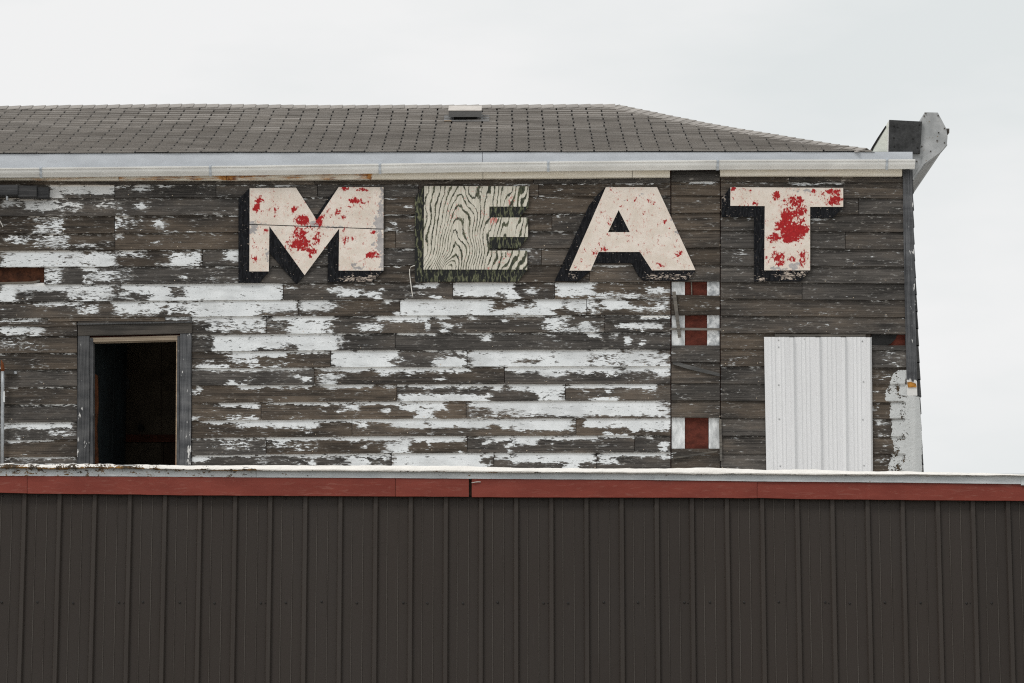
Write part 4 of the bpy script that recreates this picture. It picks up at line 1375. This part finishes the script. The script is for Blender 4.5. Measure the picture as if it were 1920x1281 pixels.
# ================================================================== white corrugated sheet
t = thing("metal_sheet", "white corrugated metal sheet covering the opening right of the timber wall", "metal sheet", W(1535, 905, .03))
def sheet_panel():
    V, F = [], []
    xs = []
    x0, x1 = 1432.5, 1634.5
    px = x0
    def prof_o(u):
        # u in bearings from the left edge
        o = .030
        for c in (26, 52, 101, 149, 196):
            d = abs(u - c) if c != 26 else 99
            if d < 6.0:
                o = max(o, .030 + .034 * min(1, (6.0 - d) / 3.6))
        for c in (12, 19, 30, 37, 68, 76, 84, 117, 125, 133, 165, 172, 180):
            d = abs(u - c)
            if d < 2.2:
                o = max(o, .030 + .0060 * min(1, (2.2 - d) / 1.2))
        return o
    us = np.arange(0, 202.01, .8)
    ny = 14
    for k in range(ny + 1):
        y = lerp(632, 905, k / ny)
        sh = (y - 632) / 253.0
        for u in us:
            o = prof_o(u) + .002 * nz(u * .02, y * .01)
            V.append(W(x0 + u + lerp(4.5, 2.5, u / 202) * sh, y + .8 * (1 if prof_o(u) > .04 and k == 0 else 0), o))
    n = len(us)
    for k in range(ny):
        for i in range(n - 1):
            a = k * n + i
            F.append((a, a + 1, a + n + 1, a + n))
    return V, F
V, F = sheet_panel()
o = obj("corrugated_sheet", V, F, M["sheet"], t)
sm = o.modifiers.new("thickness", 'SOLIDIFY'); sm.thickness = .0012; sm.offset = 1
for x, y in ((1460, 638), (1460, 651), (1617, 640), (1508, 636), (1460, 722), (1619, 716), (1461, 786), (1618, 787), (1463, 874), (1620, 873)):
    g = Geo(); dome(g, W(x, y, .0335), .0065, .004); g.build("screw", M["screwl"], t)
g = Geo(); plate(g, [(1453, 627), (1623, 627.3), (1623, 631), (1453, 631.5)], .034, .008)
obj("head_trim", g.v, g.f, M["lath"], t)

# ================================================================== roof vent
vx0, vx1 = P(842.5, 210, DE + RUN * .8).x, P(903, 210, DE + RUN * .8).x
s_lo = .70
pv = R((vx0 + vx1) / 2, s_lo)
t = thing("roof_vent", "flat grey metal roof vent near the ridge", "roof vent", pv)
a = math.radians(23)
du, nu = Vector((0, math.cos(a), math.sin(a))), Vector((0, -math.sin(a), math.cos(a)))
def vbox(name, x0, x1, u0, u1, h0, h1, mat, inset=0.0):
    g = Geo()
    q = lambda x, u, h: Vector((x, pv.y, pv.z)) + du * u + nu * h
    lo_ = [q(x0 + inset, u0, h0), q(x1 - inset, u0, h0), q(x1 - inset, u1, h0), q(x0 + inset, u1, h0)]
    hi_ = [q(x0, u0, h1), q(x1, u0, h1), q(x1, u1, h1), q(x0, u1, h1)]
    g.hexa(hi_, lo_)
    return g.build(name, mat, t)
vbox("flange", vx0 - .05, vx1 + .08, -.06, .36, .009, .014, M["vent"])
vbox("neck", vx0 + .05, vx1 - .045, .03, .28, .014, .048, M["tar"])
vbox("hood", vx0, vx1, -.005, .31, .046, .108, M["vent"])
vbox("hood_top", vx0 - .004, vx1 + .003, -.008, .313, .1082, .114, M["ventop"])
vbox("loose_flashing", vx0 - .045, vx0 + .03, -.075, -.05, .012, .020, M["tanwood"])

# ================================================================== timber blocks under the eave, far left
t = thing("timber_bracket", "dark timber blocks fixed in a row under the eave beside the far left edge", "bracket", W(40, 371, .03))
for pts, o, nm in (([(-60, 347), (33, 346.5), (33, 365), (-60, 366)], .12, "beam"), ([(33.8, 348), (68.5, 349), (68.5, 369), (33.8, 369.5)], .105, "block"), ([(70, 351), (91, 351.5), (91, 370.5), (70, 370.5)], .085, "block")):
    g = Geo(); plate(g, pts, o, .012); g.build(nm, M["block"], t)
g = Geo(); g.tube([W(0, 362, .1), W(5, 360.5, .105), W(9, 362, .1), W(12, 366, .1)], .006); g.build("clamp", M["rust"], t)
g = Geo(); g.tube([W(11, 365, .1), W(13, 369, .1), W(13.5, 376, .1)], [.012, .012, .009]); g.build("insulator", M["pipe"], t)

# loose end of a wire below the blocks
def wire(label, pts, r, mat="wire", cat="wire", name="loose_wire"):
    base = W(*pts[-1])
    t = thing(name, label, cat, base)
    g = Geo(); g.tube([W(*p) for p in pts], r, 6); g.build("strand", M[mat], t)
wire("bent pale wire hanging off the lower left of the letter E", [(779, 498, .03), (775, 498.5, .034), (770, 501, .036), (768, 506, .036), (768, 514, .03), (770, 530, .028), (772, 545, .03), (774, 556, .026)], .0045)
wire("short pale wire end at the far left edge below the timber blocks", [(-6, 410, .03), (-1, 413, .034), (3, 420, .03), (5.5, 426, .024)], .004)

# loose laths of the narrow bay
def lath(label, pts, of, ob):
    t = thing("loose_lath", label, "lath", W(pts[0][0], max(p[1] for p in pts), of), "loose laths left on the old openings")
    g = Geo(); plate(g, pts, of, ob); g.build("strip", M["lath"], t)
lath("leaning grey lath across the white strip of the upper red opening", [(1260.5, 547), (1267, 546.5), (1277.5, 632), (1271.5, 633.5)], .034, .02)
lath("horizontal grey lath crossing the middle of the red opening", [(1257, 614.5), (1352, 615.5), (1352, 619.5), (1257, 619)], .018, .006)
lath("slipped grey lath slanting down over the dark boards below the red opening", [(1261, 680), (1275, 680), (1349, 700), (1349.5, 706), (1343, 704.5), (1290, 692), (1262, 683)], .036, .02)
lath("upright grey lath beside the lowest red opening", [(1348, 786), (1352.5, 786), (1354.5, 864), (1350, 864)], .034, .019)
lath("slanting dark lath under the lowest red opening", [(1262, 857.5), (1262, 861), (1344, 848), (1346, 844.5)], .034, .02)
lath("pale thin splinter hanging in front of the top red opening", [(1295.3, 528), (1297.5, 528), (1298, 553), (1296, 553)], .0, -.012)

# ================================================================== pipe at the left edge
t = thing("metal_pipe", "grey galvanised pipe with a rusty top at the far left edge", "pipe", W(4, 905, .07))
g = Geo(); g.tube([W(5, 696, .07), W(5, 720, .07), W(4.5, 800, .07), W(4, 905, .07)], [.0165] * 4, 12); g.build("pole", M["pipe"], t, True)
g = Geo(); g.tube([W(2.5, 676, .07), W(4, 681, .07), W(5, 690, .07), W(5, 696.5, .07)], [.004, .012, .0175, .0178], 10); g.build("rusty_cap", M["rust"], t, True)
g = Geo(); plate(g, [(8, 694.5), (25, 695), (25, 700.5), (8, 700.5)], .075, .018); g.build("strap", M["bare"], t)
g = Geo(); plate(g, [(24, 696), (31, 696.5), (31, 701), (24, 701)], .05, .016); g.build("clip", M["pipe"], t)
g = Geo(); plate(g, [(5.5, 734), (9, 734), (9, 754), (5.5, 754)], .0885, .08); g.build("tag", M["whitewood"], t)

# ================================================================== the shed in front
def Fp(px, py, out=0.0):
    return P(px, py, DF - out)
shed = thing("metal_shed", "low shed with dark brown ribbed metal wall, red fascia and white coated roof edge", "shed", Vector((0, DF + 3.2, 0)))
RIBS0, PITCHR = 41.2, 66.15
RED_T_ = [(-400, 891), (0, 893), (240, 893.8), (480, 895.5), (720, 896.5), (960, 898.3), (1200, 900.3), (1440, 903.2), (1680, 905.5), (1920, 908), (3400, 925)]
RED_B = [(-400, 921), (0, 924), (25, 924.6), (60, 925.5), (250, 927), (330, 928.5), (480, 929.4), (880, 931.5), (960, 932), (1290, 932.6), (1440, 933.8), (1490, 935.5), (1700, 937.5), (1920, 939.2), (3400, 957)]
k0 = -5
def wall_prof():
    """one panel = four ribs; (x metres from the rib centre, out metres)"""
    p = RIBM
    pts = []
    for r in range(4):
        b = r * p
        if r > 0:
            pts += [(b - .0215, 0), (b - .0125, .019), (b + .0125, .019), (b + .0215, 0)]
        for c in (.33, .645):
            c = b + c * p
            pts += [(c - .0042, 0), (c - .0018, .0038), (c + .0018, .0038), (c + .0048, 0)]
    b = 4 * p
    pts += [(b - .0215, 0), (b - .0125, .019), (b + .0125, .019), (b + .0215, 0), (b + .026, 0)]
    return [(.0262, 0)] + pts
RIBM = Fp(RIBS0 + PITCHR, 1100).x - Fp(RIBS0, 1100).x
prof_w = wall_prof()
zt = [Fp(x, 912).z for x in (0, 1920)]
ztop = min(zt) + .005
for k in range(-2, 13):
    rib = 240.2 + (k - 1) * 4 * PITCHR          # lap rib at the left of this panel
    xb = Fp(rib, 1100).x
    V, F = [], []
    nzv = 16
    for j in range(nzv + 1):
        z = lerp(0.02, ztop, j / nzv)
        for (u, o) in prof_w:
            V.append(Vector((xb + u, DF - o - .0024 * nz((xb + u) * 3.1, z * 1.7) - .0008 * nz((xb + u) * 9, z * .6, 3), z)))
    n = len(prof_w)
    for j in range(nzv):
        for i in range(n - 1):
            a = j * n + i
            F.append((a, a + 1, a + n + 1, a + n))
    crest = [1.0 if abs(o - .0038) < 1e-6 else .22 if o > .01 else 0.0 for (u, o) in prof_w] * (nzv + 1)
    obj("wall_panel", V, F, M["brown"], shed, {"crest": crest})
g = Geo()
g.box((Fp(-420, 1000).x, DF + .01, 0), (Fp(3400, 1000).x, DF + .08, ztop - .02))
g.box((Fp(-420, 1000).x, DF + .08, 0), (Fp(-420, 1000).x + .1, DW - .4, ztop - .1))
g.box((Fp(3400, 1000).x - .1, DF + .08, 0), (Fp(3400, 1000).x, DW - .4, ztop - .1))
g.build("wall_core", M["innerdark"], shed)
MID = [3, 70, 137, 223, 268, 337, 402, 489, 536, 603, 669, 756, 801, 868, 933, 1019, 1065, 1132, 1196, 1283, 1331, 1395, 1460, 1547, 1593, 1659, 1726, 1812, 1859]
MINI = [232, 497, 763, 1027, 1290, 1555 - 1, 1820 - 1]
TOP = [5, 73, 142, 227, 604, 670, 754, 801, 867, 1018, 1063, 1128, 1261, 1324, 1589, 1807, 1851, 1919, 337, 402, 536, 1395, 1460, 1659]
for x in MID:
    g = Geo(); dome(g, Fp(x, 1130 + random.uniform(-1.5, 1.5), .0005), .0078, .006); dome(g, Fp(x, 1130, .0005), .0, .0) if False else None
    g.build("screw", M["screw"], shed)
for x in MINI:
    g = Geo(); dome(g, Fp(x, 1131, .0005), .0042, .004, 6); g.build("screw", M["screw"], shed)
for x in TOP:
    g = Geo(); dome(g, Fp(x, pl(RED_B, x) + 5.5, .0005), .0068, .005); g.build("screw", M["screw"], shed)

def fstrip(name, x0, x1, ftop, fbot, of, ob, mat, step=16, rows=3, wob=0.002, seed=0, attr=None):
    V, F, A = [], [], []
    n = max(2, int((x1 - x0) / step))
    for i in range(n + 1):
        x = lerp(x0, x1, i / n)
        yt, yb = ftop(x), fbot(x)
        for j in range(rows + 1):
            p = Fp(x, lerp(yt, yb, j / rows), of)
            V.append(Vector((p.x, DF - of - wob * nz(x * .012, j * .5, seed), p.z))); A.append(attr(x) if attr else 0)
        for y in (yb, yt):
            p = Fp(x, y, of)
            V.append(Vector((p.x, DF - ob, p.z))); A.append(0)
    m_ = rows + 3
    for i in range(n):
        for j in range(m_):
            a, b = i * m_ + j, i * m_ + (j + 1) % m_
            F.append((a, b, b + m_, a + m_))
    F += [tuple(range(m_)), tuple(n * m_ + j for j in reversed(range(m_)))]
    return obj(name, V, F, mat, shed, {"pit": A})
for k, (a, b, dt, db) in enumerate(((-400, 50.6, 0, -.3), (51.4, 740.8, 0, 0), (741.6, 879, 0, 0), (884.6, 1419.2, .2, .5), (1420, 2300, 0, 0))):
    fstrip("fascia_board", a, b, lambda x: pl(RED_T_, x) + dt, lambda x: pl(RED_B, x) + db + .5 * nz(x * .03, 7), .046 + .0015 * (k % 2), .022, M["redf"], seed=k * 3)
# nailer behind the fascia
fstrip("fascia_backing", -400, 3400, lambda x: pl(RED_T_, x) + 1, lambda x: pl(RED_B, x) - 2, .0215, .002, M["innerdark"], 40)
# worn edge flashing, then the lumpy coating that laps over it
EB = [(-400, 889.5), (0, 892), (240, 893), (480, 894.8), (720, 896), (960, 898), (1200, 899.5), (1440, 902.6), (1680, 904.5), (1915, 907.5), (3400, 924)]
ET = [(-400, 868), (0, 874), (200, 875), (330, 879), (480, 881.5), (960, 885), (1240, 886.5), (1300, 888), (1440, 888.3), (1600, 890.5), (1920, 892), (3400, 907)]
pitf = lambda x: (1.0 if x < 200 else .75 if x < 480 else .15)
for k, (a, b) in enumerate(((-400, 480), (480.6, 1228), (1227, 1914), (1914.5, 2300))):
    fstrip("edge_flashing", a, b, lambda x: pl(ET, x) - 4, lambda x: pl(EB, x) + .3 + .35 * nz(x * .05, 2) + (2.2 if k == 3 else 0), .050 + .003 * k, .02, M["worn"], 10, 3, .003, k, pitf)
CT = [(-400, 866), (0, 870), (100, 869.8), (240, 871.6), (360, 873.5), (480, 872.8), (560, 873.3), (680, 873.6), (720, 873), (800, 874.3), (850, 873.8), (960, 877.6), (1150, 879), (1280, 878.6), (1325, 877), (1375, 879.3), (1440, 881.3),
      (1530, 881.2), (1600, 884.2), (1700, 884.5), (1800, 886.5), (1920, 889), (3400, 905)]
CB = [(-400, 872), (0, 877), (120, 878), (200, 876.5), (300, 878.5), (360, 880), (480, 881.5), (640, 882), (800, 883), (960, 884.8), (1200, 886), (1300, 887.5), (1440, 888), (1560, 890), (1700, 889.6), (1920, 891), (3400, 906)]
V, F, A = [], [], []
st = 3.0
n = int(3800 / st)
nr = 9
for i in range(n + 1):
    x = -400 + i * st
    yt, yb = pl(CT, x) - .4, pl(CB, x) + 1.6
    rough = .35 + .75 * (x < 300) * .8
    for j in range(nr + 1):
        t_ = j / nr
        if j <= 5:                      # front roll
            u = j / 5
            y = lerp(yb, yt, u)
            o = .090 - .048 * u - .012 * max(0, .18 - u) / .18 + .006 * math.sin(math.pi * u)
            p = Fp(x, y, o)
        else:                           # back over the roof
            p = Fp(x, yt, .05)
            p = Vector((p.x, DF - .05 + (j - 5) * .22, p.z - .012 * (j - 5)))
        kx = p.x * 9
        d_ = .010 * rough * nz(kx * 1.6, p.z * 40, j * .6) + .006 * nz(kx * .5, j * .4, 4) + .006 * rough * nz(kx * 3.7, j * 1.1, 9)
        V.append(p + Vector((0, -d_, d_ * .55)))
        A.append(((.50 if j == 0 else .22 if j == 1 else .05) + (.26 if x < 300 else .10 if x < 480 else 0) * (j < 5)) * (.55 + .9 * max(0, nz(x * .02, 5)) + .5 * (x < 480)))
for i in range(n):
    for j in range(nr):
        a = i * (nr + 1) + j
        F.append((a, a + 1, a + nr + 2, a + nr + 1))
obj("roof_coating", V, F, M["foam"], shed, {"pit": A}, smooth=True)
pz = min(Fp(x, 900).z for x in (0, 1900))
g = Geo()
g.box((Fp(-400, 900).x, DF + .03, pz - .12), (Fp(3400, 900).x, DW - .12, pz - .03))
g.build("roof", M["foam"], shed)

# wire scrap over the gap in the red fascia
t = thing("wire_scrap", "short pale scrap of wire stuck across the gap in the red fascia", "wire", Fp(893, 906, .05))
g = Geo(); g.tube([Fp(884.5, 905.5, .052), Fp(889, 904.6, .056), (Fp(895, 903.8, .054)), Fp(901, 903.8, .05)], .0028, 6); g.build("strand", M["wire"], t)
